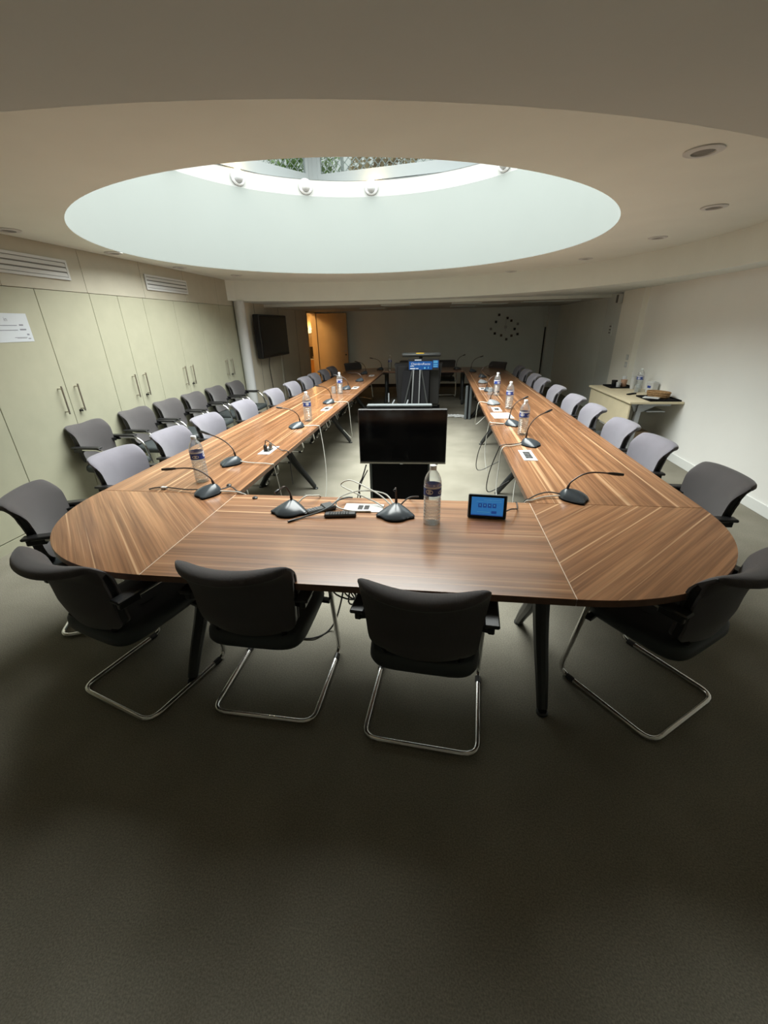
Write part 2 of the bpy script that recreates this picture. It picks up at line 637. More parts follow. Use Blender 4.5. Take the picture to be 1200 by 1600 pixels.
angs = sorted([2 * PI * k / NA for k in range(NA)] + [math.atan2(Y - cy, X - cx) % (2 * PI) for X in (XL, XB + 0.2) for Y in (YS, YN)])
for i in range(len(angs)):
    a0, a1 = angs[i], angs[(i + 1) % len(angs)]
    qs = []
    for a in (a0, a1):
        o_ = rect_hit(a)
        ix, iy = cx + RR * math.cos(a), cy + RR * math.sin(a)
        if ix < XL:
            ix, iy = o_
        qs.append(((ix, iy), o_))
    (i0, o0), (i1, o1) = qs
    if i0 == o0 and i1 == o1:
        continue
    b.quad((*i0, ZS), (*o0, ZS), (*o1, ZS), (*i1, ZS))
b.build('soffit', 'soffit', ceil_o, smooth=0)
# step down to the ceiling of the far bay
b = MB()
b.box(XL, XB + 0.2, YS, YS + 0.03, ZB - 0.012, ZS + 0.02)
b.build('soffit_edge', 'ceiling', ceil_o, smooth=0)
far_c = MB().quad((XL, YS + 0.03, ZB), (XB + 0.2, YS + 0.03, ZB), (XB + 0.2, YB + 0.05, ZB), (XL, YB + 0.05, ZB)).build('far_ceiling', 'backceil', ceil_o, smooth=0)
for (x, y, w, d) in [(-0.9, 8.1, 0.6, 0.6), (0.55, 8.1, 0.6, 0.6), (1.15, 8.7, 0.6, 0.6), (0.55, 9.6, 0.6, 0.6), (2.0, 8.3, 1.1, 0.35), (-1.6, 9.5, 0.6, 0.6)]:
    t = MB().box(x, x + w, y, y + d, ZB - 0.012, ZB).build('ceiling_panel', 'soffit', ceil_o, smooth=0)

# skylight drum, lip, sloping sill
b = MB()
vs, fs = [], []
prof = [(SKY_R + 0.0, ZR - 0.006), (SKY_R, ZR + 0.02), (SKY_R, 3.345)]
b.lathe([(SKY_R, ZR), (SKY_R, 3.345)], (SKY_C[0], SKY_C[1], 0), 144, capb=False, capt=False)
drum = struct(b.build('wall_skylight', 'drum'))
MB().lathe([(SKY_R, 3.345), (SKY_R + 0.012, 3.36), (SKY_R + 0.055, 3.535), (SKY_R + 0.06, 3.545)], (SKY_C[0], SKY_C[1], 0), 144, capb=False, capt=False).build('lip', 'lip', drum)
# hexagonal lantern on top
HEX_A, HEX_R = math.radians(111.8), 2.86
hexp = [(SKY_C[0] + HEX_R * math.cos(HEX_A + k * PI / 3), SKY_C[1] + HEX_R * math.sin(HEX_A + k * PI / 3)) for k in range(6)]


def hex_at(a):
    rel = ((a - HEX_A) % (PI / 3)) - PI / 6
    return HEX_R * math.cos(PI / 6) / math.cos(rel)


b = MB()
for k in range(NA):
    a0, a1 = 2 * PI * k / NA + HEX_A, 2 * PI * (k + 1) / NA + HEX_A
    r = SKY_R + 0.055
    pi_ = [(SKY_C[0] + r * math.cos(a), SKY_C[1] + r * math.sin(a), 3.545) for a in (a0, a1)]
    r0, r1 = hex_at(a0), hex_at(a1 - 1e-6)
    po_ = [(SKY_C[0] + rr * math.cos(a), SKY_C[1] + rr * math.sin(a), 3.575) for rr, a in ((r0, a0), (r1, a1))]
    b.quad(pi_[0], pi_[1], po_[1], po_[0])
sill = b.build('sill', 'frame', drum, smooth=0)
for k in range(6):
    A, B = Vector((*hexp[k], 0)), Vector((*hexp[(k + 1) % 6], 0))
    d = (B - A).normalized()
    nrm = Vector((SKY_C[0], SKY_C[1], 0)) - (A + B) / 2
    nrm.normalize()
    w = thing('window_%d' % (k + 1), 'grey framed lantern window above the round skylight, pane %d' % (k + 1), 'window')
    for key in ('label', 'category'):
        del w[key]
    struct(w)
    z0, z1 = 3.565, 4.62

    def bar(p, q, za, zb, th, off=0.0):
        P0, P1 = A + d * p + nrm * off, A + d * q + nrm * off
        bb = MB()
        s = nrm * th / 2
        vs = [P0 - s, P1 - s, P1 + s, P0 + s]
        vs = [(v.x, v.y, za) for v in vs] + [(v.x, v.y, zb) for v in vs]
        return bb.add(vs, [(3, 2, 1, 0), (4, 5, 6, 7), (0, 1, 5, 4), (1, 2, 6, 5), (2, 3, 7, 6), (3, 0, 4, 7)])
    Ls = (B - A).length
    bar(0, Ls, z0, z0 + 0.07, 0.10).build('bottom_rail', 'frame', w, smooth=0)
    bar(0.1, Ls - 0.1, z0 + 0.07, z0 + 0.14, 0.05, 0.02).build('sash_rail', 'frame', w, smooth=0)
    bar(0, Ls, z1 - 0.08, z1, 0.10).build('top_rail', 'frame', w, smooth=0)
    bar(0, 0.10, z0 + 0.07, z1 - 0.08, 0.10).build('jamb', 'frame', w, smooth=0)
    bar(Ls - 0.10, Ls, z0 + 0.07, z1 - 0.08, 0.10).build('jamb', 'frame', w, smooth=0)
    bar(0.10, 0.15, z0 + 0.14, z1 - 0.08, 0.05, 0.02).build('sash_stile', 'frame', w, smooth=0)
    bar(Ls - 0.15, Ls - 0.10, z0 + 0.14, z1 - 0.08, 0.05, 0.02).build('sash_stile', 'frame', w, smooth=0)
    bar(0.15, Ls - 0.15, z0 + 0.14, z1 - 0.08, 0.006, 0.02).build('pane', 'glass', w, smooth=0)
# glazed roof of the lantern: six triangular panes between rafters
roof = thing('trim_1', 'x', 'x')
del roof['label'], roof['category']
struct(roof)
APX = (SKY_C[0], SKY_C[1], 5.0)
for k in range(6):
    a, c = hexp[k], hexp[(k + 1) % 6]
    MB().add([(*a, 4.62), (*c, 4.62), APX], [(0, 1, 2)]).build('pane', 'glass', roof, smooth=0)
    MB().obox((*a, 4.62), APX, 0.05, 0.07).build('rafter', 'frame', roof, smooth=0)

# spots on the lip, 16 round the drum
for k in range(16):
    a = math.radians(93.5 + 22.4 * k)
    if k == 15:
        continue
    lit = k in (0, 2, 5, 9, 12)
    r = SKY_R + 0.012
    c = (SKY_C[0] + r * math.cos(a), SKY_C[1] + r * math.sin(a), 3.45)
    seen = {0: 'lit spot on the skylight lip above the far television, centre', 1: 'unlit spot on the skylight lip, left of the middle lit one',
            2: 'lit spot on the skylight lip, leftmost in view', 14: 'unlit spot on the skylight lip, rightmost of those fully in view'}
    if k not in (0, 1, 2, 3, 14, 13):
        continue
    lab = seen.get(k, 'unlit spot on the skylight lip, cut by the %s end of the ceiling edge' % ('left' if k == 3 else 'right'))
    s = thing('skylight_spot', lab, 'spot light', c, a + PI, 'spots on the skylight lip')
    # local +x points to the drum axis
    MB().lathe([(0.0, -0.006), (0.092, -0.006), (0.092, 0.012), (0.078, 0.024), (0.062, 0.018)], (0, 0, 0), 20, 'x', capt=False).build('ring', 'white', s)
    MB().lathe([(0.062, 0.012), (0.060, 0.045), (0.045, 0.075), (0.021, 0.090), (0.002, 0.093)], (0, 0, 0), 16, 'x').build('lens', 'lens_off', s)
    if lit:
        MB().lathe([(0.024, 0.070), (0.030, 0.080), (0.022, 0.090)], (0.035, 0, 0), 12, 'z').build('bulb', 'lens_on', s)
        ld = bpy.data.lights.new('spot_glow', 'POINT')
        ld.energy = 9
        ld.color = (1.0, 0.66, 0.28)
        ld.shadow_soft_size = 0.02
        lo = bpy.data.objects.new('spot_glow', ld)
        COL.objects.link(lo)
        lo.parent = s
        lo.location = (0.045, 0, 0.125)

# outside: terrace, fence, shrubs
b = MB()
for k in range(48):
    a0, a1 = 2 * PI * k / 48 + HEX_A, 2 * PI * (k + 1) / 48 + HEX_A
    r0, r1 = hex_at(a0) + 0.05, hex_at(a1 - 1e-6) + 0.05
    b.quad(*[(SKY_C[0] + r * math.cos(a), SKY_C[1] + r * math.sin(a), 3.6) for r, a in ((r0, a0), (14, a0), (14, a1), (r1, a1))])
struct(b.build('floor_terrace', 'terrace', smooth=0))
fn = thing('wire_fence', 'galvanised diamond wire fence seen through the skylight windows', 'fence', (0, 8.2, 3.6))
b = MB()
x0, x1, h = -6.0, 5.0, 2.0
stp = 0.14
k = x0 - h
while k < x1:
    for sg in (1, -1):
        a = (k, 0, 0) if sg > 0 else (k + h, 0, 0)
        c = (k + h, 0, h) if sg > 0 else (k, 0, h)
        b.obox(a, c, 0.012, 0.012)
    k += stp
b.build('wire_mesh', 'wire', fn, smooth=0)['kind'] = 'stuff'
for k in range(6):
    MB().tube([(-6 + k * 2.2, 0.05, 0), (-6 + k * 2.2, 0.05, 2.05)], 0.03).build('post', 'wire', fn)
SH = [(-4.6, 9.6, 'leaf', 'green leafy shrub behind the wire fence, far left of the lantern window'),
      (-2.75, 9.6, 'leaf', 'green leafy shrub behind the wire fence beside the window post'),
      (-0.9, 9.6, 'leaf2', 'russet shrub behind the wire fence just right of the window post'),
      (0.95, 9.6, 'leaf', 'yellow green shrub behind the wire fence above the middle spot'),
      (2.8, 9.6, 'leaf2', 'russet shrub behind the wire fence at the right end of the window')]
for i, (x, y, mt, lab) in enumerate(SH):
    s = thing('garden_shrub', lab, 'shrub', (x, y, 3.6), 0, 'shrubs outside the skylight')
    b = MB()
    for q in range(1500):
        th, ph, r = random.uniform(0, 2 * PI), random.uniform(-1, 1), random.random() ** 0.4
        c = Vector((math.cos(th) * math.sqrt(1 - ph * ph) * r * 0.85, math.sin(th) * math.sqrt(1 - ph * ph) * r * 0.6, 1.25 + ph * r * 1.15))
        d1 = Vector((random.uniform(-1, 1), random.uniform(-1, 1), random.uniform(-1, 1))).normalized() * 0.07
        d2 = d1.cross(Vector((random.uniform(-1, 1), random.uniform(-1, 1), random.uniform(-1, 1)))).normalized() * 0.035
        b.quad(c - d1, c + d2, c + d1, c - d2)
    b.build('foliage', mt, s, smooth=0)['kind'] = 'stuff'
    MB().tube([(0, 0, 0), (0.02, 0, 0.6), (0.05, 0.02, 1.4)], [0.05, 0.04, 0.02]).build('stem', 'bark', s)

# ------------------------------------------------------------------ walls
# left: wall behind the built-in cupboards, fascia panels above the doors
wl = struct(MB().box(-3.75, -3.68, YN, 6.3, 0, 2.6).build('wall_left', 'fascia', smooth=0))
MB().box(-3.72, XL - 0.004, YN, 6.3, 2.38, 2.60).build('bulkhead', 'fascia', wl, smooth=0)
fy = [-3.6, -2.5, -1.4, -0.3, 1.0, 2.03, 2.92, 3.81, 4.70, 5.59, 6.3]
for i in range(len(fy) - 1):
    MB().box(-3.21, XL, fy[i] + 0.002, fy[i + 1] - 0.002, 2.026, 2.40, 0.002).build('panel', 'fascia', wl, smooth=0)
struct(MB().box(-3.21, XL + 0.003, YN, 6.3, 0, 0.085).build('baseboard_left', 'cabinet', smooth=0))
# cupboards: pairs of tall doors
PAIRS = [(-0.9, -0.3, 0.35, None), (0.35, 0.99, 1.637, None), (1.637, 2.314, 2.931, 'beside the paper notice'),
         (2.931, 3.33, 3.748, 'narrow, behind the third wall chair'), (3.748, 4.36, 4.97, 'under the far grille'), (4.97, 5.585, 6.19, 'next to the white column')]
hm = hl = None
for i, (y0, ym, y1, wh) in enumerate(PAIRS):
    lab = 'tall pale maple two-door wall cupboard ' + (wh or ('at the left edge of the picture' if i == 1 else 'beyond the left edge of the picture'))
    c = thing('wall_cupboard', lab, 'cupboard', (XL, ym, 0.09), 0, 'built-in cupboards on the left wall')
    MB().box(-0.46, -0.024, y0 - ym, y1 - ym, 0, 1.93).build('carcass', 'gapdark', c, smooth=0)
    for s, (a, e) in enumerate(((y0, ym), (ym, y1))):
        dr = MB().box(-0.022, 0, a - ym + 0.0025, e - ym - 0.0025, 0.002, 1.932, 0.002).build('door', 'cabinet', c, smooth=0)
        hy = -0.095 if s == 0 else 0.095
        hb = MB()
        hb.tube([(0.042, hy, 0.872), (0.042, hy, 1.128)], 0.0075, 10)
        hb.tube([(-0.001, hy, 0.895), (0.042, hy, 0.895)], 0.006, 8)
        hb.tube([(-0.001, hy, 1.105), (0.042, hy, 1.105)], 0.006, 8)
        hb.build('handle', 'steel', dr)
        if s == 1 and wh:
            MB().lathe([(0.011, 0.0), (0.011, 0.006), (0.005, 0.007), (0.005, 0.022), (0.010, 0.023), (0.010, 0.030)], (0, 0.075, 0.878), 12, 'x').build('lock', 'black', dr)

# grilles
for (y0, y1, lab) in ((1.75, 2.745, 'white slotted air grille above the paper notice'), (3.868, 4.752, 'white slotted air grille near the far end of the cupboards')):
    g = thing('air_grille', lab, 'vent', (XL, (y0 + y1) / 2, 2.12), 0, 'air grilles on the left wall')
    hw = (y1 - y0) / 2
    MB().box(0.001, 0.004, -hw, hw, 0, 0.165).build('back_plate', 'greyslot', g, smooth=0)
    f = MB()
    f.box(0.001, 0.014, -hw, hw, 0, 0.022).box(0.001, 0.014, -hw, hw, 0.143, 0.165)
    f.box(0.001, 0.014, -hw, -hw + 0.022, 0.022, 0.143).box(0.001, 0.014, hw - 0.022, hw, 0.022, 0.143)
    f.build('frame', 'white', g, smooth=0)
    for k in range(3):
        z = 0.026 + k * 0.041
        MB().add([(0.004, -hw + 0.022, z + 0.004), (0.004, hw - 0.022, z + 0.004), (0.013, hw - 0.022, z), (0.013, -hw + 0.022, z), (0.004, -hw + 0.022, z + 0.032), (0.004, hw - 0.022, z + 0.032), (0.009, hw - 0.022, z + 0.028), (0.009, -hw + 0.022, z + 0.028)],
                 [(0, 3, 2, 1), (3, 7, 6, 2), (4, 5, 6, 7), (0, 4, 7, 3), (1, 2, 6, 5)]).build('slat', 'white', g, smooth=0)

# paper notice on the first cupboard
n = thing('paper_notice', 'white printed paper notice taped to the cupboard door', 'paper', (XL, 2.0, 1.606))
MB().box(0.001, 0.0025, -0.165, 0.15, 0, 0.218).build('sheet', 'paper', n, smooth=0)


def notice_text(s, size, y, z):
    mw = Matrix(((0, 0, 1, XL + 0.0032), (1, 0, 0, y), (0, 1, 0, z), (0, 0, 0, 1)))
    text_mesh('print', s, size, 'ink', mw, n)


notice_text('in', 0.045, 1.935, 1.765)
b = MB()
for (ya, yb, z, h) in ((-0.15, 0.035, 0.124, 0.005), (0.055, 0.093, 0.124, 0.011), (-0.15, 0.03, 0.088, 0.005), (0.05, 0.108, 0.089, 0.011), (-0.02, 0.095, 0.032, 0.004), (0.10, 0.122, 0.05, 0.012), (0.10, 0.125, 0.02, 0.008), (0.0, 0.09, 0.026, 0.003)):
    b.quad((0.0031, ya, z), (0.0031, yb, z), (0.0031, yb, z + h), (0.0031, ya, z + h))
b.build('print_lines', 'ink', n, smooth=0)

# column at the end of the cupboards
tag(MB().lathe([(0.088, 0), (0.088, ZS + 0.002)], (-3.075, 6.13, 0), 28).build('round_column', 'white'), 'slim round white column at the end of the cupboards', 'column')

# television wall, door opening
wt = struct(MB().box(-3.30, XL, 6.3, 10.26, 0, 2.2).build('wall_television', 'taupe', smooth=0))
for yj in (6.95, 8.2, 9.35):
    MB().box(XL, XL + 0.002, yj, yj + 0.006, 0, ZS).build('panel_joint', 'gapdark', wt, smooth=0)
MB().box(-3.30, XL, 10.26, 11.11, 2.03, 2.2).build('lintel', 'taupe', wt, smooth=0)
MB().box(-3.30, XL, 11.11, YB + 0.1, 0, 2.2).build('end_strip', 'taupe', wt, smooth=0)
MB().box(XL, XL + 0.01, 8.08, 8.11, 0.2, 1.14).build('cable_duct', 'pilaster', wt, smooth=0)
MB().box(XL, XL + 0.03, 6.85, 6.93, 0.25, 0.33, 0.004).build('wall_socket', 'white', wt, smooth=0)
struct(MB().box(-3.30, XB + 0.1, YB, YB + 0.12, 0, 2.2).build('wall_far', 'backwall', smooth=0))
struct(MB().box(XL, XB, YB - 0.015, YB, 0, 0.09).build('baseboard_far', 'gapdark', smooth=0))
# door frame and open leaf
dn = thing('door_1', 'x', 'x')
del dn['label'], dn['category']
struct(dn)
MB().box(-3.31, XL + 0.012, 10.235, 10.275, 0, 2.04).build('jamb', 'door', dn, smooth=0)
MB().box(-3.31, XL + 0.012, 11.095, 11.135, 0, 2.04).build('jamb', 'door', dn, smooth=0)
MB().box(-3.31, XL + 0.012, 10.235, 11.135, 2.015, 2.05).build('head', 'door', dn, smooth=0)
lf = MB().box(XL + 0.015, XL + 0.885, 11.13, 11.17, 0.012, 2.015, 0.002).build('leaf', 'door', dn, smooth=0)
b = MB()
b.lathe([(0.024, 0), (0.024, -0.008)], (-2.345, 11.13, 1.03), 14, 'y')
b.tube([(-2.345, 11.125, 1.03), (-2.345, 11.085, 1.03), (-2.36, 11.08, 1.03), (-2.47, 11.08, 1.03)], 0.009, 8)
b.build('handle', 'steel', lf)
MB().lathe([(0.022, 0), (0.022, -0.008)], (-2.345, 11.13, 0.93), 14, 'y').build('lock_rose', 'black', lf)
# hall beyond the door
hall = MB()
hall.quad((-5.2, 9.3, 0), (-3.3, 9.3, 0), (-3.3, 13.3, 0), (-5.2, 13.3, 0))
hall.build('floor_hall', 'carpet', smooth=0)['kind'] = 'structure'
hw_ = MB()
hw_.box(-5.2, -3.3, 13.2, 13.3, 0, 2.5).box(-5.3, -5.2, 9.2, 13.3, 0, 2.5).box(-5.2, -3.3, 9.2, 9.3, 0, 2.5).box(-3.32, -3.30, YB + 0.1, 13.2, 0, 2.5).box(-5.3, -3.3, 9.2, 13.3, 2.5, 2.55)
struct(hw_.build('wall_hall', 'hall', smooth=0))
sc = thing('wall_sconce', 'glowing half-bowl sconce on the hall wall seen through the doorway', 'lamp', (-3.97, 13.19, 1.56))
MB().lathe([(0.02, -0.07), (0.07, -0.045), (0.105, 0.0), (0.118, 0.05), (0.112, 0.05), (0.098, 0.0), (0.06, -0.04)], (0, -0.10, 0), 20, capt=False).build('bowl', 'sconce', sc)
MB().box(-0.05, 0.05, -0.012, 0.0, -0.08, 0.08, 0.004).build('back_plate', 'steel', sc, smooth=0)
MB().tube([(0, -0.01, -0.03), (0, -0.06, -0.05)], 0.012).build('arm', 'steel', sc)
ld = bpy.data.lights.new('sconce_light', 'POINT')
ld.energy = 9
ld.color = (1.0, 0.62, 0.25)
ld.shadow_soft_size = 0.06
lo = bpy.data.objects.new('sconce_light', ld)
COL.objects.link(lo)
lo.parent = sc
lo.location = (0, -0.10, 0.09)
# unseen ceiling lamp added in the hall to light the open door leaf
hc = thing('added_hall_lamp', 'added round ceiling lamp in the hall behind the doorway, out of sight', 'lamp', (-3.72, 9.75, 2.5))
MB().lathe([(0.16, 0), (0.16, -0.03), (0.13, -0.06), (0.05, -0.075)], (0, 0, 0), 20).build('shade', 'sconce', hc)
ld = bpy.data.lights.new('added_hall_light', 'POINT')
ld.energy = 140
ld.color = (1.0, 0.60, 0.24)
ld.shadow_soft_size = 0.12
lo = bpy.data.objects.new('added_hall_light', ld)
COL.objects.link(lo)
lo.parent = hc
lo.location = (0, 0, -0.2)
hcab = thing('hall_cabinet', 'orange wooden cabinet with white top in the hall beyond the doorway', 'cabinet', (-3.85, 12.75, 0))
MB().box(-0.35, 0.35, -0.2, 0.25, 0.0, 0.70, 0.004).build('body', 'orange', hcab, smooth=0)
MB().box(-0.38, 0.38, -0.23, 0.27, 0.70, 0.735, 0.004).build('top', 'white', hcab, smooth=0)
MB().box(-0.33, -0.01, -0.212, -0.2, 0.05, 0.66).build('door', 'orange', hcab, smooth=0)
MB().box(0.01, 0.33, -0.212, -0.2, 0.05, 0.66).build('door', 'orange', hcab, smooth=0)
hm_ = thing('hall_monitor', 'small dark monitor standing on the hall cabinet', 'monitor', (-3.86, 12.7, 0.735))
MB().box(-0.22, 0.22, -0.02, 0.02, 0.06, 0.36, 0.005).build('display', 'black', hm_, smooth=0)
MB().box(-0.1, 0.1, -0.06, 0.06, 0.0, 0.012).box(-0.03, 0.03, -0.01, 0.01, 0.01, 0.08).build('stand', 'black', hm_, smooth=0)

# right-hand side
struct(MB().box(XR, XR + 0.12, YN, 5.88, 0, 2.2).build('wall_right', 'wall_r', smooth=0))
struct(MB().box(XR - 0.014, XR, YN, 5.88, 0, 0.105, 0.003).build('baseboard_right', 'skirt', smooth=0))
pa = struct(MB().box(3.27, 3.60, 5.88, 6.62, 0, 2.2).build('wall_pilaster', 'pilaster', smooth=0))
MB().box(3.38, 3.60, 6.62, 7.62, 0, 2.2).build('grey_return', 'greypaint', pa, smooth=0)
struct(MB().box(XB, XB + 0.15, 7.62, YB + 0.1, 0, 2.2).build('wall_side_far', 'backwall', smooth=0))
struct(MB().box(3.16, XB, YB - 0.16, YB, 0, ZB).build('wall_far_pilaster', 'greypaint', smooth=0))
struct(MB().box(-3.7, 3.6, YN - 0.1, YN, 0, 2.6).build('wall_near', 'wall_r', smooth=0))
# switches, thermostat, sensor
th = thing('thermostat', 'grey wall control panel with buttons on the grey return', 'switch', (3.38, 7.2, 1.42))
MB().box(-0.018, -0.0005, -0.07, 0.07, 0, 0.20, 0.004).build('case', 'greypaint', th, smooth=0)
for z in (0.04, 0.09, 0.145):
    MB().box(-0.024, -0.018, -0.04, 0.04, z, z + 0.022, 0.002).build('button', 'greyslot', th, smooth=0)
sp = thing('wall_speaker', 'small pale wall speaker high on the grey return', 'speaker', (3.38, 6.98, 1.93))
MB().box(-0.07, -0.0005, -0.06, 0.06, 0, 0.15, 0.01).build('case', 'greypaint', sp, smooth=0)
MB().box(-0.073, -0.07, -0.045, 0.045, 0.015, 0.135).build('grille', 'greyslot', sp, smooth=0)
for z, lb in ((1.10, 'white light switch on the pilaster above the desk, upper'), (0.99, 'white light switch on the pilaster above the desk, lower')):
    s = thing('light_switch', lb, 'switch', (3.27, 5.98, z), 0, 'switches on the pilaster')
    MB().box(-0.010, -0.0005, -0.04, 0.04, 0, 0.08, 0.003).build('plate', 'white', s, smooth=0)
    MB().box(-0.014, -0.010, -0.022, 0.022, 0.018, 0.062, 0.002).build('rocker', 'greypaint', s, smooth=0)
pp = thing('wall_pipe', 'thin dark vertical pipe with box in the far right corner', 'pipe', (3.12, YB - 0.02, 0))
MB().tube([(0.02, -0.01, 0.0), (0.02, -0.01, 1.55)], 0.018, 8).build('pipe', 'gapdark', pp)
MB().box(-0.04, 0.04, -0.05, 0.0, 1.55, 1.82, 0.004).build('junction_box', 'backwall', pp, smooth=0)

# ceiling downlights
DL = [(1.565, 1.364, 'nearest on the right'), (2.27, 2.56, 'second on the right'), (2.423, 3.754, 'third on the right'), (2.158, 5.101, 'fourth on the right'), (1.40, 6.25, 'fifth on the right, nearly over the far bay'),
      (-2.991, 2.073, 'nearest on the left, at the edge of the picture'), (-2.98, 3.19, 'second on the left above the cupboards'), (-2.98, 4.364, 'third on the left above the cupboards'), (-2.7, 5.381, 'farthest on the left, at the cupboard end')]
for x, y, lb in DL:
    s = thing('ceiling_downlight', 'unlit recessed ceiling downlight, ' + lb, 'downlight', (x, y, ZR), 0, 'downlights round the skylight')
    MB().lathe([(0.085, -0.001), (0.085, -0.006), (0.072, -0.011), (0.052, -0.010), (0.050, -0.002)], (0, 0, 0), 24, capt=False, capb=False).build('ring', 'white', s)
    MB().lathe([(0.050, -0.003), (0.030, -0.006), (0.002, -0.009)], (0, 0, 0), 18).build('lens', 'greyslot', s)

# clock on the far wall
ck = thing('wall_clock', 'wall clock of separate square markers with a small white centre on the far wall', 'clock', (2.10, YB, 1.569))
DOTS = [(1.901, 1.873, 1), (2.128, 1.79, 1), (2.236, 1.724, 1), (1.832, 1.701, 0), (1.71, 1.528, 3), (1.824, 1.413, 0), (2.0, 1.362, 2), (2.148, 1.261, 2), (2.276, 1.349, 2), (2.434, 1.386, 0), (2.343, 1.516, 0), (2.414, 1.642, 3)]
for x, z, t in DOTS:
    MB().box(x - 2.10 - 0.03, x - 2.10 + 0.03, -0.012, -0.001, z - 1.569 - 0.03, z - 1.569 + 0.03, 0.003).build('marker', 'dot%d' % t, ck, smooth=0)
MB().box(-0.035, 0.035, -0.025, -0.001, -0.035, 0.035, 0.004).build('movement', 'white', ck, smooth=0)
MB().box(-0.008, 0.004, -0.028, -0.025, 0.0, 0.22).build('minute_hand', 'white', ck, smooth=0)
MB().box(-0.006, 0.006, -0.031, -0.028, -0.10, 0.0).build('hour_hand', 'white', ck, smooth=0)

# big television on the left wall
tv = thing('wall_television_set', 'large black television on a bracket, turned off, on the taupe wall', 'television', (XL, 7.35, 1.14))
MB().box(0.075, 0.19, -0.70, 0.78, 0.0, 0.77, 0.012).build('casing', 'black', tv, smooth=0)
MB().box(0.19, 0.193, -0.665, 0.745, 0.045, 0.735).build('screen', 'screen', tv, smooth=0)
MB().box(0.0, 0.075, -0.25, 0.25, 0.18, 0.58).build('bracket', 'matblack', tv, smooth=0)
MB().tube(curve_pts([(0.05, -0.05, 0.02), (0.02, -0.04, -0.2), (0.015, 0.02, -0.6), (0.015, 0.03, -1.1)], 6), 0.007, 6).build('power_cable', 'cable_k', tv)

# ------------------------------------------------------------------ conference table
TZ, TT = 0.74, 0.030
HW, D0, YE = 0.875, 0.902, 8.22
G = 0.0025
ct = thing('conference_table', 'long walnut ring-shaped conference table with rounded corners', 'table', (0, 4.5, 0))


def top_piece(poly, mat):
    """tabletop with a thin pale edge and a brown edge band"""
    b = MB()
    n = len(poly)
    b.prism(poly, TZ - 0.004, TZ)
    o = b.build('tabletop', mat, None, smooth=0.3)
    return o


def add_top(poly, mat):
    m_ = MB()
    n = len(poly)
    bev = 0.002
    c = Vector((sum(p[0] for p in poly) / n, sum(p[1] for p in poly) / n))
    inn = []
    for p in poly:
        v = Vector(p)
        inn.append(v + (c - v).normalized() * bev)
    vs = [(x, y, TZ - TT) for x, y in poly] + [(x, y, TZ - bev) for x, y in poly] + [(p.x, p.y, TZ) for p in inn]
    fs = [tuple(range(n))[::-1], tuple(range(2 * n, 3 * n))]
    for r in (0, 1):
        fs += [(r * n + i, r * n + (i + 1) % n, (r + 1) * n + (i + 1) % n, (r + 1) * n + i) for i in range(n)]
    m_.add(vs, fs)
    # mesh in world coordinates around the table empty: object coordinates serve the grain
    me = bpy.data.meshes.new('tabletop')
    inv = MW[ct.name].inverted()
    me.from_pydata([tuple(inv @ Vector(v)) for v in m_.v], [], m_.f)
    me.materials.append(M[mat])
    me.materials.append(M['edge'])
    me.update()
    for i, p in enumerate(me.polygons):
        if i == 0 or (2 <= i < 2 + n):
            p.material_index = 1
    o = bpy.data.objects.new('tabletop', me)
    COL.objects.link(o)
    o.parent = ct
    return o


add_top([(-HW + G, 0), (HW - G, 0), (HW - G, D0), (-HW + G, D0)], 'wood_x')
YJ = [D0, 2.9, 4.9, 6.9, YE]
for s in (-1, 1):
    for i in range(4):
        x0, x1 = sorted((s * HW, s * (HW + D0)))
        add_top([(x0, YJ[i] + G), (x1, YJ[i] + G), (x1, YJ[i + 1] - G), (x0, YJ[i + 1] - G)], 'wood_y')
    # rounded corner pieces
    for (yc, sg, mt) in ((D0, -1, 'wood_d1' if s < 0 else 'wood_d2'), (YE, 1, 'wood_d2' if s < 0 else 'wood_d1')):
        arc = []
        for k in range(33):
            a = PI / 2 * k / 32
            # squarish quarter round
            ex = 0.92
            arc.append((s * (HW + D0 * math.cos(a) ** ex), yc + sg * (D0 * math.sin(a) ** ex)))
        poly = [(s * HW, yc)] + arc
        ar = sum(poly[i][0] * poly[(i + 1) % len(poly)][1] - poly[(i + 1) % len(poly)][0] * poly[i][1] for i in range(len(poly)))
        if ar < 0:
            poly = poly[::-1]
        add_top(poly, mt)
    # pale strips at the seams next to the front piece
    MB().box(s * HW - 0.0022, s * HW + 0.0022, 0.002, D0 - 0.002, TZ - 0.01, TZ - 0.0004).build('seam_strip', 'seam', ct, smooth=0, world=True)
add_top([(-HW + G, YE), (HW - G, YE), (HW - G, YE + D0), (-HW + G, YE + D0)], 'wood_x')

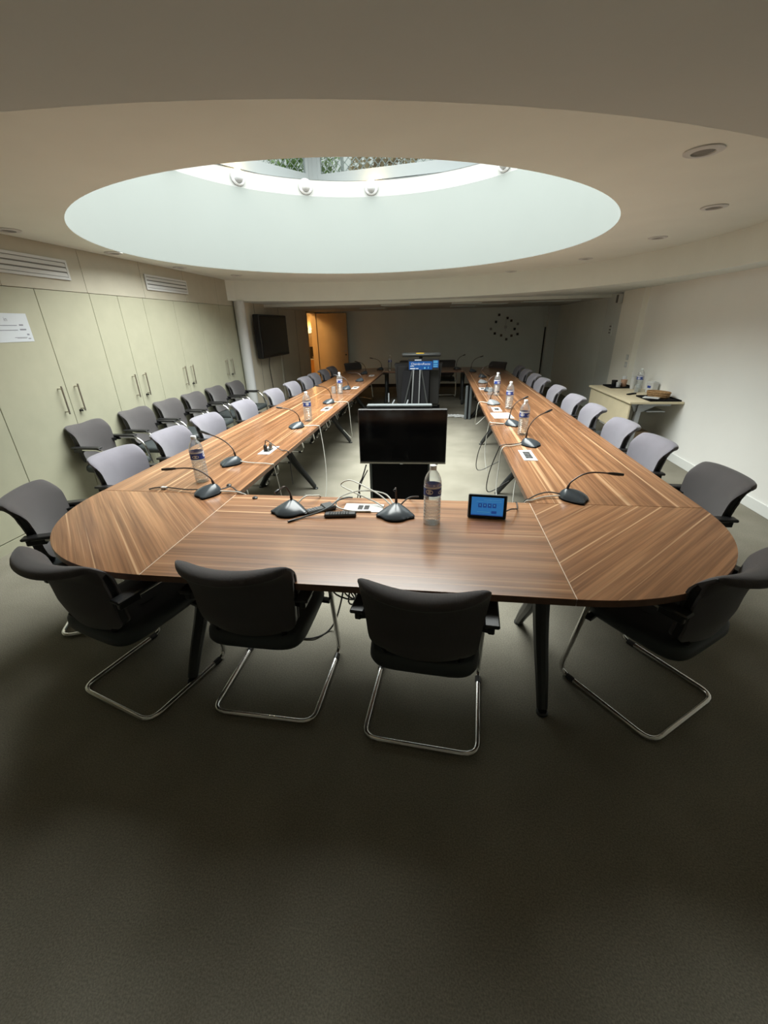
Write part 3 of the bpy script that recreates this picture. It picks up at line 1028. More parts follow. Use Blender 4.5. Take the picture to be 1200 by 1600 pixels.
# legs: inverted Y frames
for (cx_, cy_, axis) in [(-HW, 0.45, 'y'), (HW, 0.45, 'y'), (-HW, YE + 0.45, 'y'), (HW, YE + 0.45, 'y')] + [(s * (HW + 0.45), y, 'x') for s in (-1, 1) for y in YJ[1:]]:
    if axis == 'x' and cy_ == YE:
        continue
    lg = MB()
    for s in (-1, 1):
        d = (s, 0) if axis == 'x' else (0, s)
        pts = [(0.0, 0.70), (0.015, 0.56), (0.05, 0.42), (0.13, 0.28), (0.235, 0.14), (0.315, 0.022)]
        cp_ = curve_pts([(cx_ + d[0] * r, cy_ + d[1] * r, z) for r, z in pts], 4)
        m_ = len(cp_)
        lg.tube(cp_, [0.052 - 0.027 * (i / (m_ - 1)) for i in range(m_)], 10)
        e = (cx_ + d[0] * 0.322, cy_ + d[1] * 0.322)
        MB().lathe([(0.027, 0.0), (0.027, 0.010), (0.02, 0.016)], (e[0], e[1], 0), 14).build('foot_pad', 'graphite', ct, world=True)
    lg.build('leg', 'graphite', ct, world=True)
    w = 0.36
    if axis == 'x':
        MB().box(cx_ - w, cx_ + w, cy_ - 0.05, cy_ + 0.05, 0.665, 0.709, 0.006).build('cross_beam', 'graphite', ct, smooth=0, world=True)
    else:
        MB().box(cx_ - 0.05, cx_ + 0.05, cy_ - w, cy_ + w, 0.665, 0.709, 0.006).build('cross_beam', 'graphite', ct, smooth=0, world=True)
for s in (-1, 1):
    x = s * (HW + 0.45)
    for i in range(4):
        MB().box(x - 0.03, x + 0.03, YJ[i] + 0.06, YJ[i + 1] - 0.06, 0.66, 0.705, 0.004).build('rail', 'graphite', ct, smooth=0, world=True)
for y in (0.45, YE + 0.45):
    MB().box(-HW + 0.06, HW - 0.06, y - 0.03, y + 0.03, 0.66, 0.705, 0.004).build('rail', 'graphite', ct, smooth=0, world=True)
# black clips at the left inner corner
for x, y in ((-0.988, 1.04), (-0.727, 0.845)):
    MB().lathe([(0.016, 0), (0.016, 0.006), (0.008, 0.012)], (x, y, TZ), 14).build('grommet', 'black', ct, world=True)


# power plates let into the tops
def power_plate(cx_, cy_, along, n_, label, L_=0.24, W_=0.10):
    p = thing('power_plate', label, 'socket plate', (cx_, cy_, TZ), 0 if along == 'x' else PI / 2, 'socket plates in the table')
    MB().box(-L_ / 2, L_ / 2, -W_ / 2, W_ / 2, 0.0, 0.004, 0.0015).build('plate', 'white', p, smooth=0)
    for k in range(n_):
        x = (k - (n_ - 1) / 2) * (L_ * 0.16)
        MB().box(x - L_ * 0.062, x + L_ * 0.062, -0.026, 0.026, 0.004, 0.0055).build('socket', 'black', p, smooth=0)
    return p


pw_left = power_plate(-1.045, 1.865, 'y', 3, 'white socket plate with plugs near the front of the left table row')
MB().lathe([(0.016, 0), (0.015, 0.04), (0.007, 0.05)], (-1.06, 1.84, TZ + 0.006), 10).build('plug', 'black', pw_left, world=True)
MB().lathe([(0.016, 0), (0.015, 0.03), (0.007, 0.045)], (-1.04, 1.90, TZ + 0.006), 10).build('plug', 'steel', pw_left, world=True)
MB().tube(curve_pts([(-1.06, 1.84, 0.79), (-1.05, 1.85, 0.83), (-1.01, 1.86, 0.80), (-0.93, 1.85, 0.75), (-0.876, 1.84, 0.747), (-0.862, 1.84, 0.70), (-0.865, 1.85, 0.45)], 6), 0.004, 6).build('lead', 'cable_k', pw_left, world=True)
power_plate(-1.03, 3.73, 'y', 3, 'white socket plate beside the fourth microphone of the left row')
power_plate(-1.03, 5.615, 'y', 3, 'white socket plate further down the left row')
power_plate(-1.03, 7.407, 'y', 3, 'white socket plate at the far end of the left row')
power_plate(1.037, 1.84, 'y', 4, 'white socket plate with four black sockets near the front of the right row', 0.27)
power_plate(1.03, 3.72, 'y', 3, 'white socket plate behind the loose paper on the right row')
power_plate(1.02, 5.45, 'y', 3, 'white socket plate far down the right row')
power_plate(-0.05, 0.755, 'x', 2, 'white socket plate between the two microphones on the front table', 0.22, 0.11)

# ------------------------------------------------------------------ chairs
BT_PROF = [(-0.206, 0.496), (-0.213, 0.535), (-0.220, 0.58), (-0.221, 0.64), (-0.224, 0.69), (-0.231, 0.74), (-0.243, 0.785), (-0.262, 0.82), (-0.285, 0.841), (-0.305, 0.846)]


def back_point(u, t, off):
    """u -1..1 across, t 0..1 up, off along the front normal"""
    t_in = t
    t *= 1.0 - 0.115 * abs(u) ** 6
    n = len(BT_PROF) - 1
    x = t * n
    i = min(int(x), n - 1)
    fr = x - i
    y0, z0 = BT_PROF[i]
    y1, z1 = BT_PROF[i + 1]
    y, z = y0 + (y1 - y0) * fr, z0 + (z1 - z0) * fr
    # smoothed tangent
    ya, za = BT_PROF[max(i - 1, 0)]
    yb, zb = BT_PROF[min(i + 2, n)]
    ty, tz = yb - ya, zb - za
    l = math.hypot(ty, tz)
    ny, nz = tz / l, -ty / l
    if t_in > 0.68:      # the padding thins out to a rounded end at the top corners
        k_ = min(1.0, (t_in - 0.68) / 0.2)
        off *= 1 - k_ * (1 - math.sqrt(max(0.03, 1 - abs(u) ** 7)))
    hw = 0.205 + 0.033 * min(1, t * 1.25)
    if t_in > 0.82:
        hw -= 0.006 * ((t_in - 0.82) / 0.18) ** 2
    if t < 0.15:
        hw -= 0.035 * ((0.15 - t) / 0.15) ** 2
    sag = 0.035 + 0.034 * t
    y += sag * (u * u - 1.0) + 0.030
    z -= 0.012 * (1 - u * u) * max(0, 1 - t * 3)
    z -= 0.012 * (1 - u * u) * max(0, t - 0.6) / 0.4
    return (u * hw, y + ny * off, z + nz * off)


def build_chair(fab, name):
    ch = thing(name, 'x', 'chair')
    # fabric sleeve: front, over the top, down the back
    nu, nt_ = 20, 22
    th_ = 0.024
    path = [(k / nt_, th_) for k in range(nt_ + 1)] + [(1.0, 'r%d' % k) for k in range(1, 6)] + [(1 - k / nt_, -th_) for k in range(nt_ + 1)]
    b = MB()

    def sleeve(scale, rows):
        vs = []
        for (t, off) in path:
            row = []
            for i in range(nu + 1):
                u = math.sin(PI / 2 * (-1 + 2 * i / nu))
                if isinstance(off, str):
                    a = PI / 2 - int(off[1:]) * PI / 6
                    f_ = Vector(back_point(u, 1.0, math.sin(a) * th_ * scale))
                    # push outward along the profile
                    p1, p0 = Vector(back_point(u, 1.0, 0)), Vector(back_point(u, 0.93, 0))
                    f_ += (p1 - p0).normalized() * (math.cos(a) * th_ * scale * math.sqrt(max(0.03, 1 - abs(u) ** 7)))
                else:
                    f_ = Vector(back_point(u, t, off * scale))
                row.append(f_)
            vs.append(row)
        return vs
    outer, inner = sleeve(1.0, 0), sleeve(0.62, 0)
    m_ = len(path)
    vs = [p for r in outer for p in r] + [p for r in inner for p in r]
    N_ = m_ * (nu + 1)
    fs = []
    for j in range(m_ - 1):
        for i in range(nu):
            a = j * (nu + 1) + i
            fs.append((a, a + nu + 1, a + nu + 2, a + 1))
            fs.append((N_ + a, N_ + a + 1, N_ + a + nu + 2, N_ + a + nu + 1))
        for i in (0, nu):
            a = j * (nu + 1) + i
            q = (a, N_ + a, N_ + a + nu + 1, a + nu + 1)
            fs.append(q if i == 0 else q[::-1])
    for i in (0, nu):      # fabric closes over the side near the top
        for k in range(nt_ - 5, nt_):
            r0, r1 = k, k + 1
            q = (r0 * (nu + 1) + i, r1 * (nu + 1) + i, (m_ - 1 - r1) * (nu + 1) + i, (m_ - 1 - r0) * (nu + 1) + i)
            fs.append(q if i else q[::-1])
        fs.append(tuple(r * (nu + 1) + i for r in range(nt_, nt_ + 7)))
    for j in (0, m_ - 1):
        for i in range(nu):
            a = j * (nu + 1) + i
            q = (a, a + 1, N_ + a + 1, N_ + a)
            fs.append(q if j == 0 else q[::-1])
    b.add(vs, fs).build('backrest', fab, ch, smooth=0.9)
    # black frame inside the sleeve, showing at the sides and the lower edge
    b = MB()
    vs, fs = [], []
    for k in range(nt_ + 1):
        for off in (0.012, -0.012):
            for i in range(nu + 1):
                u = math.sin(PI / 2 * (-1 + 2 * i / nu)) * 0.985
                vs.append(back_point(u, k / nt_ * 0.84, off * (1 - 0.5 * (k / nt_) ** 4)))
    W_ = nu + 1
    for k in range(nt_):
        for i in range(nu):
            a = k * 2 * W_ + i
            fs.append((a, a + 2 * W_, a + 2 * W_ + 1, a + 1))
            fs.append((a + W_, a + W_ + 1, a + 3 * W_ + 1, a + 3 * W_))
        for i in (0, nu):
            a = k * 2 * W_ + i
            q = (a, a + W_, a + 3 * W_, a + 2 * W_)
            fs.append(q if i == 0 else q[::-1])
    for i in range(nu):
        fs.append((i, i + 1, W_ + i + 1, W_ + i))
    b.add(vs, fs).build('backrest_frame', 'black', ch, smooth=0.6)
    # seat cushion: rounded outline, domed
    b = MB()
    out = []
    for k in range(40):
        a = 2 * PI * k / 40
        ca, sa = math.cos(a), math.sin(a)
        e = 0.38
        out.append((0.226 * math.copysign(abs(ca) ** e, ca), 0.235 * math.copysign(abs(sa) ** e, sa) - 0.005))
    rings = [(0.90, 0.405), (0.97, 0.412), (1.0, 0.430), (0.985, 0.452), (0.93, 0.466), (0.75, 0.472), (0.35, 0.470)]
    vs, fs = [], []
    for s, z in rings:
        for x, y in out:
            vs.append((x * s, y * s, z + (0.010 if y < -0.1 and z > 0.44 else 0)))
    n = 40
    for r in range(len(rings) - 1):
        for k in range(n):
            fs.append((r * n + k, r * n + (k + 1) % n, (r + 1) * n + (k + 1) % n, (r + 1) * n + k))
    fs.append(tuple(range(n))[::-1])
    fs.append(tuple((len(rings) - 1) * n + k for k in range(n)))
    b.add(vs, fs).build('seat', 'seat', ch, smooth=0.8)
    # chrome cantilever frame: one bent tube per side joined by the rear bar
    R_ = 0.0125
    bx = 0.252
    pts = []

    def bend(p0, p1, p2, r, n=5):
        a, bb, c = Vector(p0), Vector(p1), Vector(p2)
        d1, d2 = (a - bb).normalized(), (c - bb).normalized()
        s, e = bb + d1 * r, bb + d2 * r
        return [s * (1 - t) ** 2 + bb * 2 * t * (1 - t) + e * t * t for t in [k / n for k in range(n + 1)]]
    Ctl = [(-bx, -0.19, 0.652), (-bx, 0.125, 0.652), (-bx, 0.235, R_), (-bx + 0.005, -0.25, R_), (bx - 0.005, -0.25, R_), (bx, 0.235, R_), (bx, 0.125, 0.652), (bx, -0.19, 0.652)]
    pts = [Vector(Ctl[0])]
    for i in range(1, len(Ctl) - 1):
        pts += bend(Ctl[i - 1], Ctl[i], Ctl[i + 1], 0.14 if i in (1, 6) else 0.065, 8 if i in (1, 6) else 5)
    pts.append(Vector(Ctl[-1]))
    MB().tube(pts, R_, 10).build('base_tube', 'chrome', ch, smooth=1.0)
    # seat carriers
    for s in (-1, 1):
        MB().obox((s * 0.10, 0.165, 0.402), (s * bx, 0.145, 0.405), 0.03, 0.016).build('seat_carrier', 'black', ch, smooth=0)
        MB().obox((s * 0.12, -0.17, 0.412), (s * 0.15, -0.205, 0.50), 0.022, 0.03).build('back_bracket', 'black', ch, smooth=0)
    for s in (-1, 1):
        pad = MB()
        pad.box(s * bx - 0.028, s * bx + 0.028, -0.228, 0.060, 0.664, 0.680, 0.005)
        pad.build('armrest', 'black', ch, smooth=0)
        br = MB()
        br.box(s * bx - 0.012, s * bx + 0.012, -0.215, -0.12, 0.628, 0.660, 0.004)
        br.obox((s * bx, -0.185, 0.645), (s * 0.20, -0.165, 0.64), 0.05, 0.03)
        br.build('arm_bracket', 'black', ch, smooth=0)
        MB().lathe([(0.0145, -0.02), (0.0145, 0.02)], (s * bx, 0.165, 0.0), 10, 'y').xf(Matrix.Translation((0, 0.0, R_))).build('glide', 'black', ch)
    return ch


protos = {'d': build_chair('fab_dark', 'conference_chair'), 'l': build_chair('fab_light', 'conference_chair')}
used = {'d': False, 'l': False}


def chair(kind, x, y, rdeg, label, group):
    src = protos[kind]
    if not used[kind]:
        used[kind] = True
        o = src
    else:
        o = src.copy()
        COL.objects.link(o)
        for c in list(src.children):
            k = c.copy()
            COL.objects.link(k)
            k.parent = o
    o.location = (x, y, 0)
    o.rotation_euler = (0, 0, math.radians(rdeg))
    tag(o, label, 'chair', group)
    return o


g0 = 'chairs at the near end of the table'
chair('d', -0.42, 0.205, -1.3, 'dark grey cantilever chair seen from behind at the front table, left of centre', g0)
chair('d', 0.329, 0.137, -4.2, 'dark grey cantilever chair seen from behind at the front table, below the tablet', g0)
chair('d', -1.10, 0.18, -17, 'dark grey cantilever chair seen from behind at the rounded left corner', g0)
chair('d', 1.36, 0.36, 36, 'dark grey cantilever chair seen from behind at the rounded right corner', g0)
chair('d', -1.725, 0.68, -66, 'dark grey chair facing the rounded left corner, cut by the picture edge', g0)
OFF = 0.235
LROW = [1.37, 2.06, 2.69, 3.56, 4.57, 5.39, 6.12, 6.72, 7.45, 8.15]
for i, y in enumerate(LROW):
    chair('l', -2.03 + OFF, y, -90 + random.uniform(-3, 3), 'lilac grey chair on the cupboard side of the table, %s from the camera' % ORD[i], 'chairs along the left side of the table')
RROW = [1.17, 1.92, 2.53, 3.31, 3.97, 4.82, 5.70, 6.34, 7.10, 7.85]
for i, y in enumerate(RROW):
    k = 'd' if i == 0 else 'l'
    lab = 'dark grey mesh chair on the right side of the table, nearest to the camera' if i == 0 else 'lilac grey chair on the right side of the table, %s from the camera' % ORD[i]
    chair(k, 1.95 - OFF + (0.03 if i == 0 else 0), y, 90 + random.uniform(-3, 3), lab, 'chairs along the right side of the table')
WROW = [2.34, 3.05, 3.66, 4.27, 4.90, 5.56]
for i, y in enumerate(WROW):
    chair('d', -3.13 + OFF + 0.03, y, -90 + random.uniform(-2, 2), 'dark grey chair with its back to the cupboards, %s from the camera' % ORD[i], 'chairs lined up against the cupboards')
g1 = 'chairs at the far end of the table'
chair('d', -1.60, 8.95, -135, 'dark chair at the far left rounded corner of the table', g1)
chair('d', 1.52, 8.80, 135, 'dark chair at the far right rounded corner of the table', g1)
chair('d', 0.50, 9.42, 180, 'dark chair behind the far table, right of the sound bar', g1)
chair('d', -0.42, 9.42, 180, 'dark chair behind the far table, hidden partly by the media stand', g1)

# ------------------------------------------------------------------ microphones
MIC_OUT = [(0, 0.080), (0.040, 0.070), (0.072, 0.040), (0.098, 0.026), (0.104, 0.010), (0.088, -0.022), (0.060, -0.055), (0.034, -0.074), (0, -0.080)]


def mic_outline(sc=1.0):
    half = [Vector((x, y, 0)) for x, y in MIC_OUT]
    full = half + [Vector((-p.x, p.y, 0)) for p in half[-2:0:-1]]
    out = []
    n = len(full)
    for i in range(n):
        a, b, c, d = full[i - 1], full[i], full[(i + 1) % n], full[(i + 2) % n]
        for k in range(3):
            t = k / 3
            out.append(0.5 * ((2 * b) + (c - a) * t + (2 * a - 5 * b + 4 * c - d) * t * t + (3 * b - a - 3 * c + d) * t ** 3) * sc)
    return out


def mic_shell():
    b = MB()
    o = mic_outline()
    n = len(o)
    ap = Vector((0, -0.045, 0))
    vs, fs = [], []
    for s_, z in ((0.0, 0.010), (0.06, 0.020), (0.18, 0.031), (0.36, 0.042), (0.58, 0.052), (0.80, 0.059), (0.95, 0.0615)):
        for p in o:
            q = p.lerp(ap, s_)
            tip = 1.0 - 0.35 * min(1.0, abs(p.x) / 0.104) ** 2 * (1 - s_)
            vs.append((q.x, q.y, z * tip if s_ > 0 else z))
    for r in range(6):
        for k in range(n):
            fs.append((r * n + k, (r + 1) * n + k, (r + 1) * n + (k + 1) % n, r * n + (k + 1) % n))
    fs.append(tuple(6 * n + k for k in range(n))[::-1])
    return b.add(vs, fs)


def mic_skirt():
    b = MB()
    o = mic_outline(0.975)
    n = len(o)
    vs = [(p.x, p.y, 0.0) for p in o] + [(p.x, p.y, 0.014) for p in o]
    fs = [tuple(range(n)), tuple(range(n, 2 * n))[::-1]] + [(k, n + k, n + (k + 1) % n, (k + 1) % n) for k in range(n)]
    return b.add(vs, fs)


shell_src = {}


def microphone(x, y, face, tip, label, mat='mic', cable=None, extra=None):
    """face: degrees, direction the user side looks to (0 = +x); tip: world offset of the capsule from the base"""
    rz = math.radians(face - 90)
    m = thing('table_microphone', label, 'microphone', (x, y, TZ), rz, 'gooseneck microphones on the table')
    if mat not in shell_src:
        shell_src[mat] = mic_shell().build('shell', mat, m, smooth=0.9)
        shell_src[mat + 's'] = mic_skirt().build('base', 'matblack', m, smooth=0.9)
        e = MB()
        n = 14
        vs = [(0.026 * math.cos(2 * PI * k / n), 0.052 + 0.011 * math.sin(2 * PI * k / n), 0.0265 - 0.0075 * math.sin(2 * PI * k / n)) for k in range(n)] + [(0, 0.052, 0.0295)]
        e.add(vs, [(k, (k + 1) % n, n) for k in range(n)])
        shell_src[mat + 'b'] = e.build('talk_button', 'mic_silver', m)
    else:
        inst('shell', shell_src[mat], m)
        inst('base', shell_src[mat + 's'], m)
        inst('talk_button', shell_src[mat + 'b'], m)
    d = Matrix.Rotation(rz, 3, 'Z') @ Vector((0, -0.045, 0.055))
    p0 = Vector((x, y, TZ)) + d
    p3 = Vector((x, y, TZ)) + Vector(tip)
    dv = p3 - p0
    p1 = p0 + Vector((dv.x * 0.08, dv.y * 0.08, max(0.05, dv.z * 0.45)))
    p2 = p0 + Vector((dv.x * 0.38, dv.y * 0.38, max(0.09, dv.z * 0.80)))
    pts = curve_pts([p0, p1, p2, p3], 7)
    nk = len(pts)
    cut = int(nk * 0.82)
    b = MB()
    b.tube(pts[:cut + 1], [0.0075 if i < 4 else 0.0045 for i in range(cut + 1)], 8)
    b.build('gooseneck', 'copper', m, world=True)
    b = MB()
    b.tube(pts[cut:], [0.0065] + [0.0095] * (nk - cut - 2) + [0.008], 10)
    b.build('capsule', 'black', m, world=True)
    if cable:
        for (mt, cps) in cable:
            b = MB()
            b.tube(curve_pts(cps, 7), 0.0042, 6)
            b.build('cable', mt, m, world=True)
    return m


def edge_cable(x, y, s, y2, drop, sag, z_end=0.02, dx=0.0):
    """from the back of a base, over the inner edge of a side row, down to the floor"""
    xe = s * HW
    return [(x - s * 0.075, y, TZ + 0.02), ((x + xe) / 2, y + (y2 - y) * 0.4, TZ + 0.012), (xe + s * 0.004, y2, TZ + 0.008), (xe - s * 0.022, y2 + 0.01, TZ - 0.04),
            (xe - s * (0.03 + dx), y2 + sag * 0.4, TZ - drop * 0.6), (xe - s * (0.02 + dx), y2 + sag, max(z_end, TZ - drop)), (xe + s * 0.10, y2 + sag * 1.3, max(z_end, TZ - drop + 0.10))]


# left row
microphone(-1.056, 0.90, 200, (-0.345, 0.10, 0.115), 'dark microphone at the inner left table corner with neck laid low to the left',
           cable=[('cable_k', [(-0.98, 0.93, 0.76), (-0.93, 0.96, 0.765), (-0.88, 0.93, 0.75), (-0.84, 0.915, 0.74), (-0.82, 0.93, 0.62)]),
                  ('cable_w', [(-0.98, 0.91, 0.755), (-0.91, 0.92, 0.75), (-0.84, 0.90, 0.75), (-0.80, 0.92, 0.70), (-0.79, 0.93, 0.5)]),
                  ('cable_k', [(-1.11, 0.90, 0.765), (-1.22, 0.92, 0.755), (-1.36, 0.95, 0.752), (-1.44, 0.945, 0.75), (-1.475, 0.93, 0.745)])])
MBt = MB()
MBt.box(-1.40, -1.365, 0.94, 0.96, 0.7425, 0.7565, 0.001)
tag(MBt.build('cable_tag', 'white', smooth=0), 'small white tag on the cable beside the corner microphone', 'tag')
microphone(-1.196, 1.50, 180, (-0.315, 0.19, 0.20), 'dark microphone on the left row behind the nearest bottle',
           cable=[('cable_w', edge_cable(-1.196, 1.50, -1, 1.48, 0.73, 0.10, 0.02, 0.02))])
microphone(-1.086, 2.72, 180, (-0.16, -0.08, 0.215), 'dark microphone on the left row in front of the second bottle',
           cable=[('cable_w', edge_cable(-1.086, 2.72, -1, 2.76, 0.72, -0.25, 0.02, 0.05))])
microphone(-1.111, 4.15, 180, (-0.13, -0.16, 0.25), 'dark microphone on the left row beside the water glass',
           cable=[('cable_w', edge_cable(-1.111, 4.15, -1, 4.2, 0.5, 0.1))])
microphone(-1.152, 5.45, 180, (-0.20, 0.05, 0.22), 'dark microphone on the left row behind the third bottle')
microphone(-1.12, 6.50, 180, (-0.22, 0.05, 0.14), 'dark low microphone well down the left row')
microphone(-1.25, 7.75, 200, (-0.18, -0.05, 0.26), 'dark microphone near the far corner chair of the left row')
microphone(-1.02, 8.62, 160, (-0.22, -0.10, 0.27), 'dark microphone at the far left corner of the table')
# right row
microphone(1.134, 0.99, 5, (0.285, 0.10, 0.115), 'slate microphone at the inner right table corner with neck bent to the right',
           cable=[('cable_k', [(1.06, 0.99, 0.765), (1.0, 1.0, 0.77), (0.94, 0.99, 0.76), (0.88, 0.95, 0.745), (0.85, 0.925, 0.735), (0.845, 1.0, 0.60)]),
                  ('cable_w', [(1.06, 0.985, 0.757), (0.97, 0.975, 0.75), (0.89, 0.925, 0.747), (0.85, 0.92, 0.73), (0.83, 1.02, 0.55), (0.85, 1.2, 0.45), (0.87, 1.35, 0.62), (0.885, 1.4, 0.70)])])
microphone(1.118, 2.15, 0, (0.17, 0.16, 0.26), 'slate microphone on the right row beside the four-socket plate',
           cable=[('cable_k', edge_cable(1.118, 2.15, 1, 2.10, 0.42, 0.03, 0.02, 0.05)), ('cable_w', [(1.05, 2.14, 0.752), (0.95, 2.08, 0.748), (0.872, 2.02, 0.745), (0.855, 2.0, 0.6), (0.84, 1.9, 0.40), (0.88, 1.75, 0.30)])])
microphone(1.093, 2.90, 0, (0.13, 0.10, 0.26), 'slate microphone on the right row partly behind the nearest bottle',
           cable=[('cable_k', edge_cable(1.093, 2.90, 1, 2.84, 0.45, -0.03, 0.02, 0.08)), ('cable_w', [(1.02, 2.9, 0.75), (0.9, 2.95, 0.748), (0.868, 3.0, 0.72), (0.85, 3.0, 0.45), (0.87, 2.9, 0.25)])])
microphone(1.035, 4.08, -15, (0.06, 0.02, 0.15), 'silver shell microphone on the right row behind the socket plate', mat='mic_silver',
           cable=[('cable_w', edge_cable(1.035, 4.08, 1, 4.2, 0.3, 0.1))])
microphone(1.10, 5.20, 0, (0.16, 0.10, 0.24), 'dark microphone on the right row beside the water glass')
microphone(1.09, 6.16, 0, (0.12, 0.10, 0.10), 'silver low microphone well down the right row', mat='mic_silver')
microphone(1.16, 6.98, 0, (0.18, 0.05, 0.22), 'dark microphone on the right row beyond the silver low one')
microphone(1.05, 8.02, 0, (0.20, 0.05, 0.31), 'dark microphone at the far right corner with raised neck')
microphone(0.74, 8.62, 60, (0.17, 0.10, 0.30), 'dark microphone at the right end of the far table')
# front table, turned towards the camera
microphone(-0.448, 0.665, -92, (-0.055, -0.035, 0.125), 'rounded slate microphone on the front table, left one',
           cable=[('cable_w', [(-0.43, 0.735, 0.76), (-0.39, 0.78, 0.79), (-0.36, 0.83, 0.775), (-0.34, 0.895, 0.748), (-0.335, 0.915, 0.70), (-0.33, 0.93, 0.5)])])
microphone(0.138, 0.665, -90, (-0.005, 0.02, 0.135), 'rounded slate microphone on the front table, beside the large bottle',
           cable=[('cable_w', [(0.12, 0.735, 0.757), (0.04, 0.80, 0.80), (-0.06, 0.86, 0.83), (-0.16, 0.93, 0.84), (-0.22, 0.95, 0.80), (-0.12, 0.86, 0.79), (0.0, 0.80, 0.765), (0.06, 0.76, 0.75)]),
                  ('cable_w', [(0.13, 0.74, 0.76), (0.06, 0.83, 0.80), (-0.08, 0.84, 0.81), (-0.19, 0.80, 0.785), (-0.20, 0.735, 0.755), (-0.11, 0.70, 0.746), (0.0, 0.70, 0.747)]),
                  ('cable_k', [(0.15, 0.74, 0.765), (0.20, 0.78, 0.80), (0.25, 0.84, 0.785), (0.20, 0.90, 0.75), (0.19, 0.92, 0.70), (0.18, 0.93, 0.4)])])

# ------------------------------------------------------------------ bottles
def bottle(x, y, z, label, rz=0.0):
    o = thing('water_bottle', label, 'bottle', (x, y, z), rz, 'plastic water bottles')
    if 'b' not in shell_src:
        prof = [(0.0385, 0.0), (0.043, 0.006), (0.0435, 0.014)]
        for k in range(7):
            z0 = 0.020 + k * 0.018
            prof += [(0.0435, z0), (0.0435, z0 + 0.008), (0.0405, z0 + 0.012), (0.0405, z0 + 0.014)]
        prof += [(0.0435, 0.150), (0.0435, 0.158), (0.0425, 0.160), (0.0425, 0.212), (0.0435, 0.214), (0.0430, 0.228), (0.0385, 0.248), (0.0300, 0.266), (0.0200, 0.280), (0.0145, 0.288), (0.0145, 0.296)]
        shell_src['b'] = [
            MB().lathe(prof, n=24).build('body', 'pet', o, smooth=0.5),
            MB().lathe([(0.040, 0.003), (0.0405, 0.012), (0.0385, 0.10), (0.0385, 0.146)], n=20).build('water', 'water', o),
            MB().lathe([(0.0438, 0.161), (0.0438, 0.211)], n=24, capb=False, capt=False).build('label_band', 'label', o),
            MB().lathe([(0.0165, 0.288), (0.0170, 0.290), (0.0170, 0.306), (0.0150, 0.309)], n=16).build('cap', 'cap', o)]
        # white emblem and strips printed on the label
        e = MB()
        for (a0, a1, z0, z1) in ((-2.1, -1.1, 0.168, 0.190), (-0.5, 0.4, 0.170, 0.200), (1.2, 2.2, 0.168, 0.192), (2.7, 3.6, 0.170, 0.198)):
            n_ = 10
            am, zm = (a0 + a1) / 2, (z0 + z1) / 2
            vs = [(0.0443 * math.cos(am), 0.0443 * math.sin(am), zm)]
            for k in range(n_):
                q = 2 * PI * k / n_
                a = am + (a1 - a0) / 2 * math.cos(q)
                vs.append((0.0443 * math.cos(a), 0.0443 * math.sin(a), zm + (z1 - z0) / 2 * math.sin(q)))
            e.add(vs, [(0, 1 + k, 1 + (k + 1) % n_) for k in range(n_)])
        e.lathe([(0.0441, 0.200), (0.0441, 0.2105)], n=24, capb=False, capt=False)
        shell_src['b'].append(e.build('label_print', 'label_w', o))
    else:
        for s in shell_src['b']:
            inst(s.name.split('.')[0], s, o)
    return o


bottle(0.331, 0.60, TZ, 'large clear water bottle with blue label on the front table', 1.2)
bottle(-1.21, 1.11, TZ, 'clear water bottle on the left row beside the corner microphone', 0.3)
bottle(-1.054, 3.03, TZ, 'clear water bottle on the left row, second from the camera', 2.0)
bottle(-1.14, 4.98, TZ, 'clear water bottle on the left row, third from the camera, next to a glass', 4.0)
bottle(1.112, 2.51, TZ, 'clear water bottle on the right row, nearest to the camera', 0.9)
bottle(1.177, 3.79, TZ, 'clear water bottle on the right row, second from the camera', 2.6)
bottle(1.15, 4.78, TZ, 'clear water bottle on the right row, third from the camera, next to a glass', 3.3)
bottle(-0.80, 8.72, TZ, 'clear water bottle at the far left end of the table', 0.3)
for x, y, lb in ((-1.25, 5.02, 'upturned clear tumbler next to the bottle on the left row'), (1.075, 4.86, 'upturned clear tumbler next to the bottle on the right row')):
    t = thing('water_tumbler', lb, 'glass', (x, y, TZ), 0, 'tumblers')
    MB().lathe([(0.036, 0.0), (0.037, 0.004), (0.032, 0.095), (0.030, 0.10), (0.028, 0.10), (0.030, 0.094), (0.034, 0.004)], n=20, capb=False).build('glass', 'tumbler', t)
    MB().lathe([(0.030, 0.094), (0.030, 0.099)], n=20).build('base', 'tumbler', t)

# ------------------------------------------------------------------ things on the front table
tb = thing('control_tablet', 'black framed tablet with a lit blue screen standing on the front table', 'tablet', (0.613, 0.668, TZ), math.radians(-4.5))
tilt = Matrix.Translation((0, 0, 0.002)) @ Matrix.Rotation(math.radians(-14), 4, 'X')
MB().box(-0.098, 0.098, 0.0, 0.012, 0.0, 0.126, 0.005).xf(tilt).build('casing', 'alu', tb, smooth=0)
MB().box(-0.094, 0.094, -0.0015, 0.001, 0.003, 0.123, 0.0005).xf(tilt).build('bezel', 'screen', tb, smooth=0)
MB().box(-0.081, 0.081, -0.003, -0.0014, 0.016, 0.112).xf(tilt).build('display', 'tab_scr', tb, smooth=0)
ic = MB()
for k in range(4):
    x = -0.046 + k * 0.024
    ic.box(x, x + 0.019, -0.0036, -0.003, 0.058, 0.080)
ic.box(0.022, 0.048, -0.0036, -0.003, 0.028, 0.042)
ic.box(-0.081, 0.081, -0.0036, -0.003, 0.016, 0.021)
ic.xf(tilt).build('screen_icons', 'tab_icon', tb, smooth=0)
it = MB()
for k in range(4):
    x = -0.0395 + k * 0.024
    it.box(x, x + 0.006, -0.0042, -0.0036, 0.067, 0.074)
